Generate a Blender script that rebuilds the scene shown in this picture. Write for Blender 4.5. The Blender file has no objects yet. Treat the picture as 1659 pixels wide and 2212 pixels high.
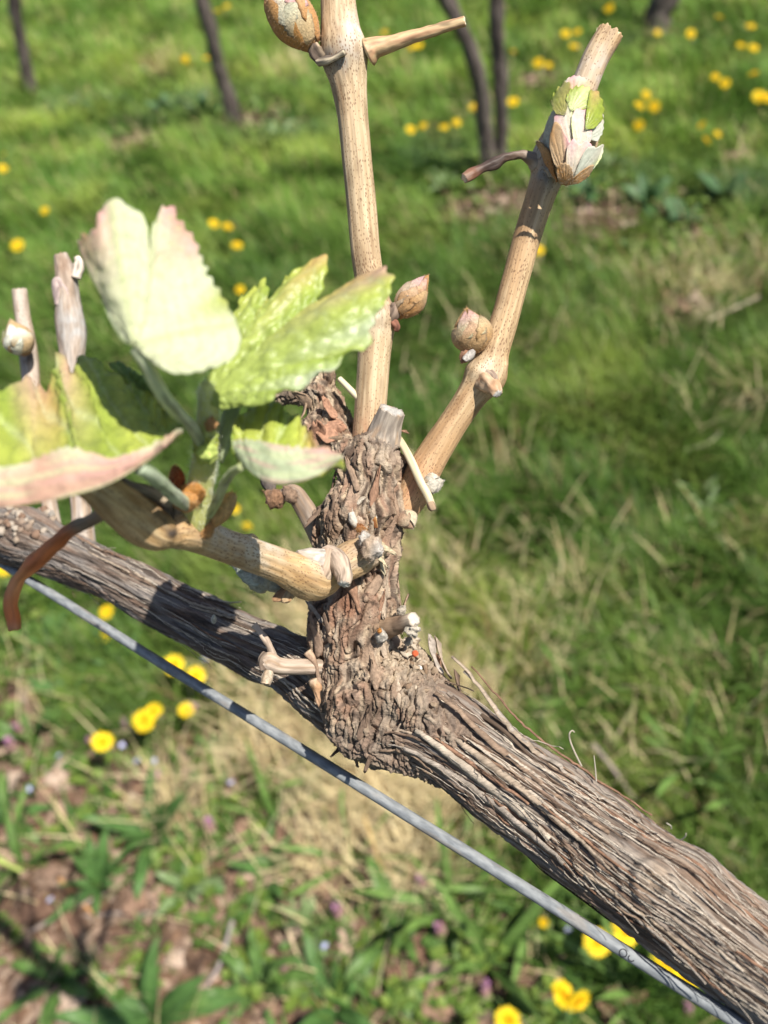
import bpy, math, random
import numpy as np
from mathutils import Matrix, Vector, Quaternion

random.seed(7)
rng = np.random.default_rng(7)
scene = bpy.context.scene
COL = scene.collection
PI = math.pi

# ------------------------------------------------------------------ camera
CAM_H = 1.15
PITCH, ROLL = math.radians(45), math.radians(10)
FPX, CX, CY = 1912.0, 829.5, 1106.0          # focal length and centre for a 1659 x 2212 frame
_r0 = np.array([1., 0, 0]); FWD = np.array([0, math.cos(PITCH), -math.sin(PITCH)])
_u0 = np.array([0, math.sin(PITCH), math.cos(PITCH)])
RIGHT = math.cos(ROLL)*_r0 - math.sin(ROLL)*_u0
UP = math.sin(ROLL)*_r0 + math.cos(ROLL)*_u0
CAMP = np.array([0., 0, CAM_H])
cd = bpy.data.cameras.new('camera'); cam = bpy.data.objects.new('camera', cd); COL.objects.link(cam)
m = Matrix.Identity(4)
for i in range(3):
    m[i][0] = RIGHT[i]; m[i][1] = UP[i]; m[i][2] = -FWD[i]; m[i][3] = CAMP[i]
cam.matrix_world = m
cd.sensor_fit = 'HORIZONTAL'; cd.sensor_width = 3.6; cd.lens = 4.149
cd.clip_start = 0.005; cd.clip_end = 500
cd.dof.use_dof = True; cd.dof.focus_distance = 0.192; cd.dof.aperture_fstop = 1.85
scene.camera = cam

# ------------------------------------------------------------------ light
SUN_CAM = np.array([0.33, 0.50, -0.80])      # direction to the sun in camera axes (right, up, forward)
SUN = SUN_CAM[0]*RIGHT + SUN_CAM[1]*UP + SUN_CAM[2]*FWD
SUN /= np.linalg.norm(SUN)
world = bpy.data.worlds.new('World'); scene.world = world; world.use_nodes = True
wn = world.node_tree
sky = wn.nodes.new('ShaderNodeTexSky'); sky.sky_type = 'NISHITA'; sky.sun_disc = False
sky.sun_elevation = math.asin(SUN[2]); sky.sun_rotation = math.atan2(SUN[0], SUN[1])
bg = wn.nodes['Background']; bg.inputs['Strength'].default_value = 0.068
wn.links.new(sky.outputs[0], bg.inputs['Color'])
sl = bpy.data.lights.new('sun', 'SUN'); sl.energy = 5.0; sl.angle = math.radians(0.5); sl.color = (1, 0.945, 0.85)
so = bpy.data.objects.new('sun', sl); COL.objects.link(so)
so.rotation_euler = Vector(SUN).to_track_quat('Z', 'Y').to_euler()
so.location = (1, -1, 4)
vs = scene.view_settings
vs.view_transform = 'Standard'; vs.look = 'None'; vs.exposure = 0.62; vs.gamma = 1.0
vs.use_curve_mapping = False
scene.render.engine = 'CYCLES'
scene.cycles.use_denoising = True
scene.cycles.max_bounces = 6; scene.cycles.transparent_max_bounces = 4
scene.cycles.sample_clamp_indirect = 6

# ------------------------------------------------------------------ helpers
def P(x, y, d):
    """point seen at photo position (x, y) that stands d metres in front of the camera"""
    return CAMP + RIGHT*((x-CX)/FPX*d) + UP*((CY-y)/FPX*d) + FWD*d
def ground_at(x, y, z=0.0):
    v = RIGHT*((x-CX)/FPX) + UP*((CY-y)/FPX) + FWD
    t = (z-CAM_H)/v[2]
    return CAMP + v*t
def to_px(p):
    q = p - CAMP
    d = q@FWD
    return CX + FPX*(q@RIGHT)/d, CY - FPX*(q@UP)/d, d

_G = np.array([[1,1,0],[-1,1,0],[1,-1,0],[-1,-1,0],[1,0,1],[-1,0,1],[1,0,-1],[-1,0,-1],[0,1,1],[0,-1,1],[0,1,-1],[0,-1,-1],
               [1,1,0],[-1,1,0],[0,-1,1],[0,-1,-1]], float)
def noise(p, seed=0):
    p = np.asarray(p, float)
    i = np.floor(p).astype(np.int64); f = p - i
    u = f*f*f*(f*(f*6-15)+10)
    out = 0
    for dx in (0, 1):
        wx = u[..., 0] if dx else 1-u[..., 0]
        for dy in (0, 1):
            wy = u[..., 1] if dy else 1-u[..., 1]
            for dz in (0, 1):
                wz = u[..., 2] if dz else 1-u[..., 2]
                h = ((i[..., 0]+dx)*73856093) ^ ((i[..., 1]+dy)*19349663) ^ ((i[..., 2]+dz)*83492791) ^ (seed*2654435761)
                h = (h ^ (h >> 13)) * 1274126177
                h = (h ^ (h >> 16)) & 15
                g = _G[h]
                out = out + wx*wy*wz*(g[..., 0]*(f[..., 0]-dx)+g[..., 1]*(f[..., 1]-dy)+g[..., 2]*(f[..., 2]-dz))
    return out
def fbm(p, seed=0, o=3, gain=.5):
    a, s = 1., 0.
    p = np.asarray(p, float)
    for k in range(o):
        s = s + a*noise(p*(2**k), seed+k*17); a *= gain
    return s
def sstep(a, b, x):
    t = np.clip((x-a)/(b-a), 0, 1); return t*t*(3-2*t)
def mixc(a, b, t):
    a = np.asarray(a, float); b = np.asarray(b, float); t = np.asarray(t)[..., None]
    return a*(1-t)+b*t
def unit(v):
    v = np.asarray(v, float); return v/np.maximum(np.linalg.norm(v, axis=-1, keepdims=True), 1e-12)

def mesh(name, V, F, mat=None, col=None, tc=None, smooth=True):
    """F: array (n,3) or (n,4) or list of such arrays"""
    me = bpy.data.meshes.new(name)
    V = np.ascontiguousarray(np.asarray(V, np.float32).reshape(-1, 3))
    Fs = F if isinstance(F, list) else [F]
    Fs = [np.asarray(f, np.int32) for f in Fs if len(f)]
    me.vertices.add(len(V)); me.vertices.foreach_set('co', V.ravel())
    nl = sum(f.size for f in Fs); npoly = sum(len(f) for f in Fs)
    me.loops.add(nl); me.polygons.add(npoly)
    me.loops.foreach_set('vertex_index', np.concatenate([f.ravel() for f in Fs]))
    tot = np.concatenate([np.full(len(f), f.shape[1], np.int32) for f in Fs])
    st = np.concatenate([[0], np.cumsum(tot)[:-1]]).astype(np.int32)
    me.polygons.foreach_set('loop_start', st)
    me.polygons.foreach_set('loop_total', tot)
    me.polygons.foreach_set('use_smooth', np.full(npoly, smooth))
    me.update(calc_edges=True)
    if col is not None:
        c = np.ones((len(V), 4), np.float32); c[:, :3] = np.clip(np.asarray(col).reshape(-1, 3), 0, 1)
        at = me.color_attributes.new('Col', 'FLOAT_COLOR', 'POINT'); at.data.foreach_set('color', c.ravel())
    if tc is not None:
        at = me.attributes.new('tc', 'FLOAT_VECTOR', 'POINT')
        at.data.foreach_set('vector', np.asarray(tc, np.float32).ravel())
    if mat: me.materials.append(mat)
    return me
ORIGIN = {}
def obj(name, me, parent=None):
    """link a mesh built in world coordinates, keeping it in place under its parent"""
    o = bpy.data.objects.new(name, me); COL.objects.link(o)
    if parent is not None:
        o.parent = parent
        o.matrix_parent_inverse = Matrix.Translation(-Vector(ORIGIN.get(parent.name, (0, 0, 0))))
    return o
def tag(o, label, cat, group=None, kind=None):
    if label: o['label'] = label
    if cat: o['category'] = cat
    if group: o['group'] = group
    if kind: o['kind'] = kind
    return o
def thing(name, label, cat, loc, group=None):
    o = bpy.data.objects.new(name, None); COL.objects.link(o); o.location = loc
    o.empty_display_size = .02
    ORIGIN[o.name] = tuple(loc)
    return tag(o, label, cat, group)
def child(name, me, parent, loc=(0, 0, 0), rot=(0, 0, 0), sc=1.0):
    """a part given in its parent's own coordinates"""
    o = bpy.data.objects.new(name, me); COL.objects.link(o); o.parent = parent
    o.location = loc; o.rotation_euler = rot; o.scale = (sc, sc, sc) if not hasattr(sc, '__len__') else sc
    return o

def spline(pts, n, seg=None):
    """Catmull-Rom through rows of pts (any number of columns), n samples evenly spaced in the first three"""
    pts = np.asarray(pts, float)
    p = np.vstack([2*pts[0]-pts[1], pts, 2*pts[-1]-pts[-2]])
    res = []
    for k in range(1, len(p)-2):
        t = np.linspace(0, 1, 40, endpoint=False)[:, None]
        a, b, c, d = p[k-1], p[k], p[k+1], p[k+2]
        res.append(.5*((2*b)+(-a+c)*t+(2*a-5*b+4*c-d)*t**2+(-a+3*b-3*c+d)*t**3))
    res = np.vstack(res+[p[-2][None]])
    L = np.concatenate([[0], np.cumsum(np.linalg.norm(np.diff(res[:, :3], axis=0), axis=1))])
    s = np.linspace(0, L[-1], n)
    return np.stack([np.interp(s, L, res[:, j]) for j in range(res.shape[1])], 1), s
def pxpath(rows):
    """rows (x, y, depth, radius in photo pixels) -> world path with radius in metres"""
    return np.array([list(P(r[0], r[1], r[2])) + [r[3]*r[2]/FPX] + list(r[4:]) for r in rows])
def frames(c):
    t = unit(np.gradient(c, axis=0))
    n = np.zeros_like(c)
    v = np.cross(t[0], -FWD); v = v - t[0]*(v@t[0])
    if np.linalg.norm(v) < 1e-6: v = np.cross(t[0], UP)
    n[0] = unit(v)
    for i in range(1, len(c)):
        v = n[i-1]-t[i]*(n[i-1]@t[i]); n[i] = unit(v)
    return t, n, np.cross(t, n)
def grid_faces(nr, nc, wrap=False, off=0):
    i = np.arange(nr-1)[:, None]; j = np.arange(nc if wrap else nc-1)[None]
    j2 = (j+1) % nc
    f = np.stack([i*nc+j, i*nc+j2, (i+1)*nc+j2, (i+1)*nc+j], -1).reshape(-1, 4)
    return f+off
class Tube: pass
def tube(path, ns, nt):
    T = Tube()
    q, s = spline(path, ns)
    T.c = q[:, :3]; T.r = q[:, 3]; T.s = s; T.extra = q[:, 4:]
    T.t, T.n, T.b = frames(T.c)
    th = np.linspace(0, 2*PI, nt, endpoint=False)
    T.th = th
    T.dir = T.n[:, None]*np.cos(th)[None, :, None] + T.b[:, None]*np.sin(th)[None, :, None]
    T.S = np.repeat(s[:, None], nt, 1); T.TH = np.repeat(th[None], ns, 0)
    T.R = np.repeat(T.r[:, None], nt, 1)
    T.tc = np.stack([T.S*1000, np.cos(T.TH)*T.R*1000, np.sin(T.TH)*T.R*1000], -1)   # millimetres
    T.h = np.zeros_like(T.S)
    T.col = np.zeros(T.S.shape+(3,))
    T.ns, T.nt = ns, nt
    return T
def pq(T, ls, la, off=0.):
    """anisotropic noise coordinates on a tube: ls along, la around, in millimetres"""
    return np.stack([T.tc[..., 0]/ls+off, T.tc[..., 1]/la, T.tc[..., 2]/la], -1)
def tube_mesh(name, T, mat, cap0=None, cap1=None, dome=(0.0, 0.0), capcol=None):
    V = T.c[:, None] + T.dir*(T.R+T.h)[..., None]
    rg = getattr(T, 'rag', 0)
    if rg:
        q = np.stack([np.cos(T.th)*1.6, np.sin(T.th)*1.6, 0*T.th+rg*7], -1)
        jag = (noise(q*1.3, 5)+.8*noise(q*3.1, 6))*rg*T.r[-1]
        for k_, w_ in ((-1, 1.), (-2, .5)):
            V[k_] += T.t[-1]*(jag*w_)[:, None]
    V = V.reshape(-1, 3); col = T.col.reshape(-1, 3); tc = T.tc.reshape(-1, 3)
    F = [grid_faces(T.ns, T.nt, True)]
    n0 = len(V); tris = []; nt = T.nt
    # end caps: one inner ring and a centre point each
    for end in (0, 1):
        k = 0 if end == 0 else T.ns-1
        ring = (np.arange(nt)+k*nt)
        cen = T.c[k] + T.t[k]*(dome[end]*T.r[k]*(1 if end else -1))
        inner = cen*.35 + V[ring]*.65 + (T.t[k]*(np.random.default_rng(nt).normal(0, .05, nt)*T.r[k])[:, None] if end and getattr(T, 'rag', 0) else 0) + T.t[k]*(dome[end]*T.r[k]*.35*(1 if end else -1))
        base = len(V)
        V = np.vstack([V, inner, cen[None]])
        cc = col[ring]*.7 if capcol is None else np.repeat(np.asarray(capcol, float)[None], nt, 0)
        col = np.vstack([col, cc, cc.mean(0)[None]])
        tci = tc[ring]*np.array([1, .65, .65])
        tc = np.vstack([tc, tci, tci.mean(0)[None]])
        a = ring; b = np.roll(ring, -1); c = np.arange(nt)+base; d = np.roll(c, -1)
        q = np.stack([a, c, d, b], 1) if end == 0 else np.stack([a, b, d, c], 1)
        F.append(q)
        e = np.full(nt, base+nt)
        tris.append(np.stack([c, e, d], 1) if end == 0 else np.stack([c, d, e], 1))
    F.append(np.vstack(tris))
    return mesh(name, V, F, mat, col, tc)
def shell(G, C, thick, tc=None):
    """closed thin sheet from a grid of points G (nr,nc,3) with colours C: two faces and a rim"""
    nr, nc = G.shape[:2]
    du = np.gradient(G, axis=0); dv = np.gradient(G, axis=1)
    N = unit(np.cross(du, dv))
    A = G+N*thick/2; B = G-N*thick/2
    V = np.vstack([A.reshape(-1, 3), B.reshape(-1, 3)])
    f = grid_faces(nr, nc); n = nr*nc
    rim = np.concatenate([np.arange(nc), np.arange(1, nr)*nc+nc-1, (nr-1)*nc+np.arange(nc-2, -1, -1), np.arange(nr-2, 0, -1)*nc])
    r2 = np.roll(rim, -1)
    side = np.stack([rim, rim+n, r2+n, r2], 1)
    F = np.vstack([f, f[:, ::-1]+n, side])
    C = np.asarray(C)
    Cc = np.vstack([C.reshape(-1, 3)]*2)
    return V, F, Cc
class Batch:
    """several closed pieces that make up one part"""
    def __init__(s): s.V = []; s.F4 = []; s.F3 = []; s.C = []; s.n = 0
    def add(s, V, F, C):
        F = np.asarray(F); V = np.asarray(V).reshape(-1, 3)
        (s.F4 if F.shape[1] == 4 else s.F3).append(F+s.n); s.V.append(V)
        C = np.asarray(C, float)
        s.C.append(np.repeat(C[None], len(V), 0) if C.ndim == 1 else C.reshape(-1, 3)); s.n += len(V)
    def mesh(s, name, mat, smooth=True):
        F = []
        if s.F4: F.append(np.vstack(s.F4))
        if s.F3: F.append(np.vstack(s.F3))
        V = np.vstack(s.V)
        return mesh(name, V, F, mat, np.vstack(s.C), V*1000, smooth)
def sheet(base, d, n, L, W, cup=.3, curl=.2, nu=10, nv=7, tipw=.05, peak=.45, wav=.0, serr=0, seed=0, c0=(.3, .2, .1), c1=None, ragged=0.):
    """a scale, flake or blade: starts at base, grows along d, faces n"""
    d = unit(d); n = unit(n - d*(np.dot(n, d))); sd = np.cross(d, n)
    u = np.linspace(0, 1, nu)[:, None]; v = np.linspace(-1, 1, nv)[None]
    prof = np.where(u < peak, np.sin(u/peak*PI/2)**.7*.75+.25, tipw+(1-tipw)*np.cos((u-peak)/(1-peak)*PI/2)**.8)
    if serr: prof = prof*(1+.13*np.abs(((u*serr) % 1)-.5)*2)
    r = np.random.default_rng(seed)
    if ragged:
        prof = prof*(1+ragged*np.interp(u, np.linspace(0, 1, 6), r.uniform(-1, 1, 6)))
    w = W/2*prof
    end = 1+(ragged*.5*r.uniform(-1, 1, nv)[None]*u if ragged else 0)
    wob = wav*L*np.sin(u*7+r.uniform(0, 6))*v*.3 + wav*L*np.sin(u*11+v*2+r.uniform(0, 6))*.2
    G = base + d*(L*u*end)[..., None]*1.0 + sd*(w*v)[..., None] + n*(-cup*w*v**2*1.0 + curl*L*u**2 + wob)[..., None]
    c1 = c0 if c1 is None else c1
    C = mixc(np.asarray(c0), np.asarray(c1), (u+0*v))
    C = C*(1+.25*r.uniform(-1, 1, (nu, nv))[..., None])
    return G, C
def ellipsoid(c, a, r, L, nu=14, nv=16, nz=.0, seed=0, k=1.0, fat=.45):
    """closed pod from c along a: length L, radius r"""
    a = unit(a); x = unit(np.cross(a, FWD+.01)); y = np.cross(a, x)
    u = np.linspace(0.0, 1, nu); th = np.linspace(0, 2*PI, nv, endpoint=False)
    pr = np.sin(PI*u**(math.log(.5)/math.log(fat)))**(.7+.22*u)*r
    pr[0] = r*.25; pr[-1] = r*.02
    G = c + a*(u*L)[:, None, None] + (x*np.cos(th)[:, None]+y*np.sin(th)[:, None])[None]*pr[:, None, None]
    if nz:
        G = G + unit(G-(c+a*L/2))*(noise(G/(r*.6), seed)*nz*r)[..., None]
    V = np.vstack([G.reshape(-1, 3), c[None], (c+a*L)[None]])
    F4 = grid_faces(nu, nv, True)
    n = nu*nv
    j = np.arange(nv); j2 = (j+1) % nv
    F3 = np.vstack([np.stack([j2, j, np.full(nv, n)], 1), np.stack([(nu-1)*nv+j, (nu-1)*nv+j2, np.full(nv, n+1)], 1)])
    return V, F4, F3, np.concatenate([np.repeat(u, nv), [0, 1]])

# ------------------------------------------------------------------ materials
def mat(name, rough=.8, spec=.3, bump=(0, 1, 1), var=.25, sheen=0., trans=0., coords='tc', scale=(1, 1, 1), speck=None, sub=0.):
    """colour from the mesh itself, varied by fine procedural grain"""
    m = bpy.data.materials.new(name); m.use_nodes = True
    nt = m.node_tree; N = nt.nodes; L = nt.links; b = N['Principled BSDF']; out = N['Material Output']
    b.inputs['Roughness'].default_value = rough; b.inputs['Specular IOR Level'].default_value = spec
    if sheen:
        b.inputs['Sheen Weight'].default_value = sheen; b.inputs['Sheen Roughness'].default_value = .4
    a = N.new('ShaderNodeAttribute'); a.attribute_name = 'Col'
    if coords == 'tc':
        t = N.new('ShaderNodeAttribute'); t.attribute_name = 'tc'; vec = t.outputs['Vector']
    else:
        t = N.new('ShaderNodeTexCoord'); vec = t.outputs['Object']
    mp = N.new('ShaderNodeMapping'); mp.inputs['Scale'].default_value = scale; L.new(vec, mp.inputs['Vector'])
    n1 = N.new('ShaderNodeTexNoise'); n1.inputs['Scale'].default_value = 1; n1.inputs['Detail'].default_value = 5; n1.inputs['Roughness'].default_value = .65
    L.new(mp.outputs[0], n1.inputs['Vector'])
    mr = N.new('ShaderNodeMapRange'); mr.inputs[1].default_value = .25; mr.inputs[2].default_value = .75
    mr.inputs[3].default_value = 1-var; mr.inputs[4].default_value = 1+var
    L.new(n1.outputs['Fac'], mr.inputs[0])
    mx = N.new('ShaderNodeMix'); mx.data_type = 'RGBA'; mx.blend_type = 'MULTIPLY'; mx.inputs['Factor'].default_value = 1
    L.new(a.outputs['Color'], mx.inputs[6]); L.new(mr.outputs[0], mx.inputs[7])
    color = mx.outputs[2]
    if speck:
        sc, th, scol = speck
        mp2 = N.new('ShaderNodeMapping'); mp2.inputs['Scale'].default_value = sc; L.new(vec, mp2.inputs['Vector'])
        vo = N.new('ShaderNodeTexVoronoi'); vo.inputs['Scale'].default_value = 1; L.new(mp2.outputs[0], vo.inputs['Vector'])
        n2 = N.new('ShaderNodeTexNoise'); n2.inputs['Scale'].default_value = .12; L.new(vec, n2.inputs['Vector'])
        ml = N.new('ShaderNodeMath'); ml.operation = 'MULTIPLY_ADD'; ml.inputs[1].default_value = .5; ml.inputs[2].default_value = th-.25
        L.new(n2.outputs['Fac'], ml.inputs[0])
        lt = N.new('ShaderNodeMath'); lt.operation = 'LESS_THAN'; L.new(vo.outputs['Distance'], lt.inputs[0]); L.new(ml.outputs[0], lt.inputs[1])
        ms = N.new('ShaderNodeMath'); ms.operation = 'MULTIPLY'; ms.inputs[1].default_value = .75; L.new(lt.outputs[0], ms.inputs[0])
        m2 = N.new('ShaderNodeMix'); m2.data_type = 'RGBA'; L.new(ms.outputs[0], m2.inputs['Factor'])
        L.new(color, m2.inputs[6]); m2.inputs[7].default_value = (*scol, 1); color = m2.outputs[2]
    L.new(color, b.inputs['Base Color'])
    if bump[0]:
        bp = N.new('ShaderNodeBump'); bp.inputs['Strength'].default_value = bump[0]; bp.inputs['Distance'].default_value = bump[1]
        L.new(n1.outputs['Fac'], bp.inputs['Height']); L.new(bp.outputs[0], b.inputs['Normal'])
    if trans:
        tr = N.new('ShaderNodeBsdfTranslucent'); L.new(color, tr.inputs['Color'])
        ms = N.new('ShaderNodeMixShader'); ms.inputs[0].default_value = trans
        L.new(b.outputs[0], ms.inputs[1]); L.new(tr.outputs[0], ms.inputs[2]); L.new(ms.outputs[0], out.inputs['Surface'])
    return m
M_BARK = mat('bark', .9, .15, (.8, .0005, 1), .42, scale=(.3, 3.2, 3.2))
M_SPUR = mat('spur_bark', .88, .15, (.9, .0006, 1), .38, scale=(1.9, 1.9, 1.9))
M_CANE = mat('cane', .6, .3, (.4, .00025, 1), .24, scale=(.09, 1.9, 1.9), speck=((1.1, 2.3, 2.3), .25, (.17, .095, .05)))
M_DEAD = mat('dead_wood', .85, .2, (.5, .0004, 1), .3, scale=(.2, 1.5, 1.5))
M_TEND = mat('tendril', .55, .4, (.4, .0003, 1), .3, scale=(.15, 1.2, 1.2))
M_LEAFG = mat('young_leaf_face', .30, .5, (.35, .0004, 1), .18, trans=.35, scale=(1.2, 1.2, 1.2))
M_LEAFW = mat('young_leaf_felt', .8, .2, (.5, .0004, 1), .16, sheen=.25, trans=.45, scale=(1.4, 1.4, 1.4))
M_SHOOT = mat('shoot', .6, .35, (.3, .0003, 1), .16, sheen=.2, trans=.3, scale=(.5, 1.5, 1.5))
M_FELT = mat('bud_felt', .9, .12, (.8, .0004, 1), .3, sheen=.12, trans=.1, scale=(2.2, 2.2, 2.2))
M_BUDLEAF = mat('bud_leaf', .75, .2, (.35, .0003, 1), .14, sheen=.1, trans=.25, scale=(2.5, 2.5, 2.5))
M_FLAKE = mat('bark_flake', .88, .15, (.5, .0003, 1), .3, scale=(1.5, 1.5, 1.5))
M_STRAW = mat('straw', .55, .35, (.2, .0002, 1), .15, scale=(.1, 2, 2))
M_GRASS = mat('grass_blade', .5, .3, (0, 1, 1), .0, trans=.3, coords='obj')
M_DRY = mat('dry_blade', .7, .2, (0, 1, 1), .0, trans=.15, coords='obj')
M_WEED = mat('weed_leaf', .5, .35, (.3, .002, 1), .15, trans=.25, coords='obj', scale=(90, 90, 90))
M_PETAL = mat('petal', .6, .2, (0, 1, 1), .05, trans=.2, coords='obj')
M_DEADLEAF = mat('fallen_leaf', .8, .15, (.4, .002, 1), .3, trans=.05, coords='obj', scale=(70, 70, 70))
M_TRUNK = mat('trunk_bark', .92, .1, (.8, .006, 1), .45, scale=(.05, .22, .22))

def mat_wire():
    m = mat('galvanised_wire', .72, .25, (.25, .0002, 1), .18, scale=(.8, 2.5, 2.5))
    m.node_tree.nodes['Principled BSDF'].inputs['Metallic'].default_value = .12
    return m
M_WIRE = mat_wire()

# ------------------------------------------------------------------ ground
def patch(px, py, spots):
    """how strongly each ground point belongs to a set of patches, given as (x, y, rx, ry) where they lie in view"""
    w = np.zeros_like(px)
    for x, y, rx, ry in spots:
        w = np.maximum(w, np.exp(-((px-x)/rx)**2-((py-y)/ry)**2))
    return w
def spots_world(spots):
    """patch list -> ground ellipses in metres"""
    res = []
    for x, y, rx, ry in spots:
        c = ground_at(x, y); a = ground_at(x+rx, y); b = ground_at(x, y-ry)
        res.append((c[:2], np.linalg.norm(a-c), max(np.linalg.norm(b-c), .04)))
    return res
def wpatch(X, Y, sp):
    w = np.zeros_like(X)
    for c, ra, rb in sp:
        dx, dy = X-c[0], Y-c[1]
        w = np.maximum(w, np.exp(-(dx/ra)**2-(dy/rb)**2))
    return w
SOIL = spots_world([(220, 1690, 230, 70), (420, 1640, 120, 40), (110, 1560, 90, 50), (850, 1960, 160, 70), (380, 2010, 420, 200), (100, 1760, 190, 110), (760, 2080, 380, 160), (640, 1880, 240, 80), (500, 1700, 170, 60), (60, 2150, 300, 160),
                    (560, 258, 90, 22), (1090, 440, 110, 36), (1330, 470, 130, 40), (1500, 520, 90, 30), (60, 1480, 60, 60), (1010, 2130, 160, 90),
                    (300, 300, 60, 14), (1180, 170, 90, 12), (1420, 75, 80, 10), (1500, 665, 70, 16), (1600, 330, 40, 14)])
STRAW = spots_world([(640, 1540, 150, 110), (780, 1790, 150, 130), (680, 1360, 80, 90), (960, 1520, 110, 90), (560, 1640, 90, 50), (860, 1680, 110, 80), (900, 1860, 150, 80), (400, 1770, 70, 40),
                     (1500, 600, 110, 34), (860, 1200, 60, 60), (1560, 640, 80, 20), (640, 160, 60, 12),
                     (350, 150, 40, 10), (1000, 1700, 90, 60)])
YEL = spots_world([(230, 160, 150, 22), (470, 190, 120, 25), (1150, 350, 110, 30), (1330, 330, 110, 30), (620, 330, 150, 25), (1500, 590, 130, 60), (100, 270, 140, 20), (1120, 60, 80, 14),
                   (1050, 1380, 120, 160), (600, 1120, 90, 60), (1300, 820, 130, 50)])
BLUE = spots_world([(420, 235, 130, 20), (640, 300, 100, 24), (1330, 400, 120, 34), (950, 330, 60, 30), (1620, 420, 80, 40), (150, 240, 70, 14), (1350, 110, 90, 14)])

ax = np.concatenate([-np.geomspace(80, 3.6, 26)[:-1], np.linspace(-3.5, 3.5, 141), np.geomspace(3.6, 80, 26)[1:]])
ay = np.concatenate([-np.geomspace(60, .75, 22)[:-1], np.linspace(-.7, 6.5, 150), np.geomspace(6.6, 120, 28)[1:]])
GX, GY = np.meshgrid(ax, ay, indexing='ij')
def ground_z(X, Y):
    p = np.stack([X/.45, Y/.45, 0*X], -1)
    q = np.stack([X/.09, Y/.09, 0*X+3], -1)
    return noise(p, 3)*.022 + noise(q, 5)*.010
GZ = ground_z(GX, GY)
def soil_mat():
    m = bpy.data.materials.new('soil'); m.use_nodes = True
    nt = m.node_tree; N = nt.nodes; L = nt.links; b = N['Principled BSDF']; b.inputs['Roughness'].default_value = .95
    b.inputs['Specular IOR Level'].default_value = .1
    tc = N.new('ShaderNodeTexCoord')
    n1 = N.new('ShaderNodeTexNoise'); n1.inputs['Scale'].default_value = 22; n1.inputs['Detail'].default_value = 8; n1.inputs['Roughness'].default_value = .7
    L.new(tc.outputs['Object'], n1.inputs['Vector'])
    r = N.new('ShaderNodeValToRGB'); L.new(n1.outputs['Fac'], r.inputs[0])
    e = r.color_ramp.elements; e[0].position = .32; e[0].color = (.03, .02, .014, 1); e[1].position = .75; e[1].color = (.27, .18, .125, 1)
    x = e.new(.5); x.color = (.10, .066, .045, 1)
    a = N.new('ShaderNodeAttribute'); a.attribute_name = 'Col'
    mx = N.new('ShaderNodeMix'); mx.data_type = 'RGBA'; mx.blend_type = 'MIX'; L.new(a.outputs['Alpha'], mx.inputs[0])
    ml = N.new('ShaderNodeMix'); ml.data_type = 'RGBA'; ml.blend_type = 'MULTIPLY'; ml.inputs[0].default_value = .6
    L.new(a.outputs['Color'], ml.inputs[6]); L.new(n1.outputs['Fac'], ml.inputs[7])
    sep = N.new('ShaderNodeAttribute'); sep.attribute_name = 'green'
    L.new(sep.outputs['Fac'], mx.inputs[0]); L.new(r.outputs[0], mx.inputs[6]); L.new(ml.outputs[2], mx.inputs[7])
    L.new(mx.outputs[2], b.inputs['Base Color'])
    bp = N.new('ShaderNodeBump'); bp.inputs['Strength'].default_value = .9; bp.inputs['Distance'].default_value = .02
    L.new(n1.outputs['Fac'], bp.inputs['Height']); L.new(bp.outputs[0], b.inputs['Normal'])
    return m
_gx, _gy, _gd = to_px(np.stack([GX, GY, 0*GX], -1)); gs = np.maximum(np.clip(wpatch(GX, GY, SOIL)*2.0-.2, 0, 1), .85*sstep(1420, 1620, _gy-.42*_gx)*sstep(1500, 1150, _gx)*(_gd > .05)); gst = wpatch(GX, GY, STRAW)
gcol = mixc(np.array([.055, .085, .022])*np.ones(GX.shape+(3,)), np.array([.62, .49, .27]), np.clip(gst*1.3, 0, 1))
gm = mesh('ground', np.stack([GX, GY, GZ], -1), grid_faces(len(ax), len(ay))[:, ::-1], soil_mat(), gcol)
at = gm.attributes.new('green', 'FLOAT', 'POINT')
at.data.foreach_set('value', (np.clip(1-gs*1.3, 0, 1)*np.clip(np.hypot(GX, GY)/1.0, .35, 1)).astype(np.float32).ravel())
ground = obj('ground', gm); tag(ground, 'brown soil and turf between the vine rows', 'ground', kind='structure')
def gz(x, y):
    return float(ground_z(np.array([x]), np.array([y]))[0])

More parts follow.
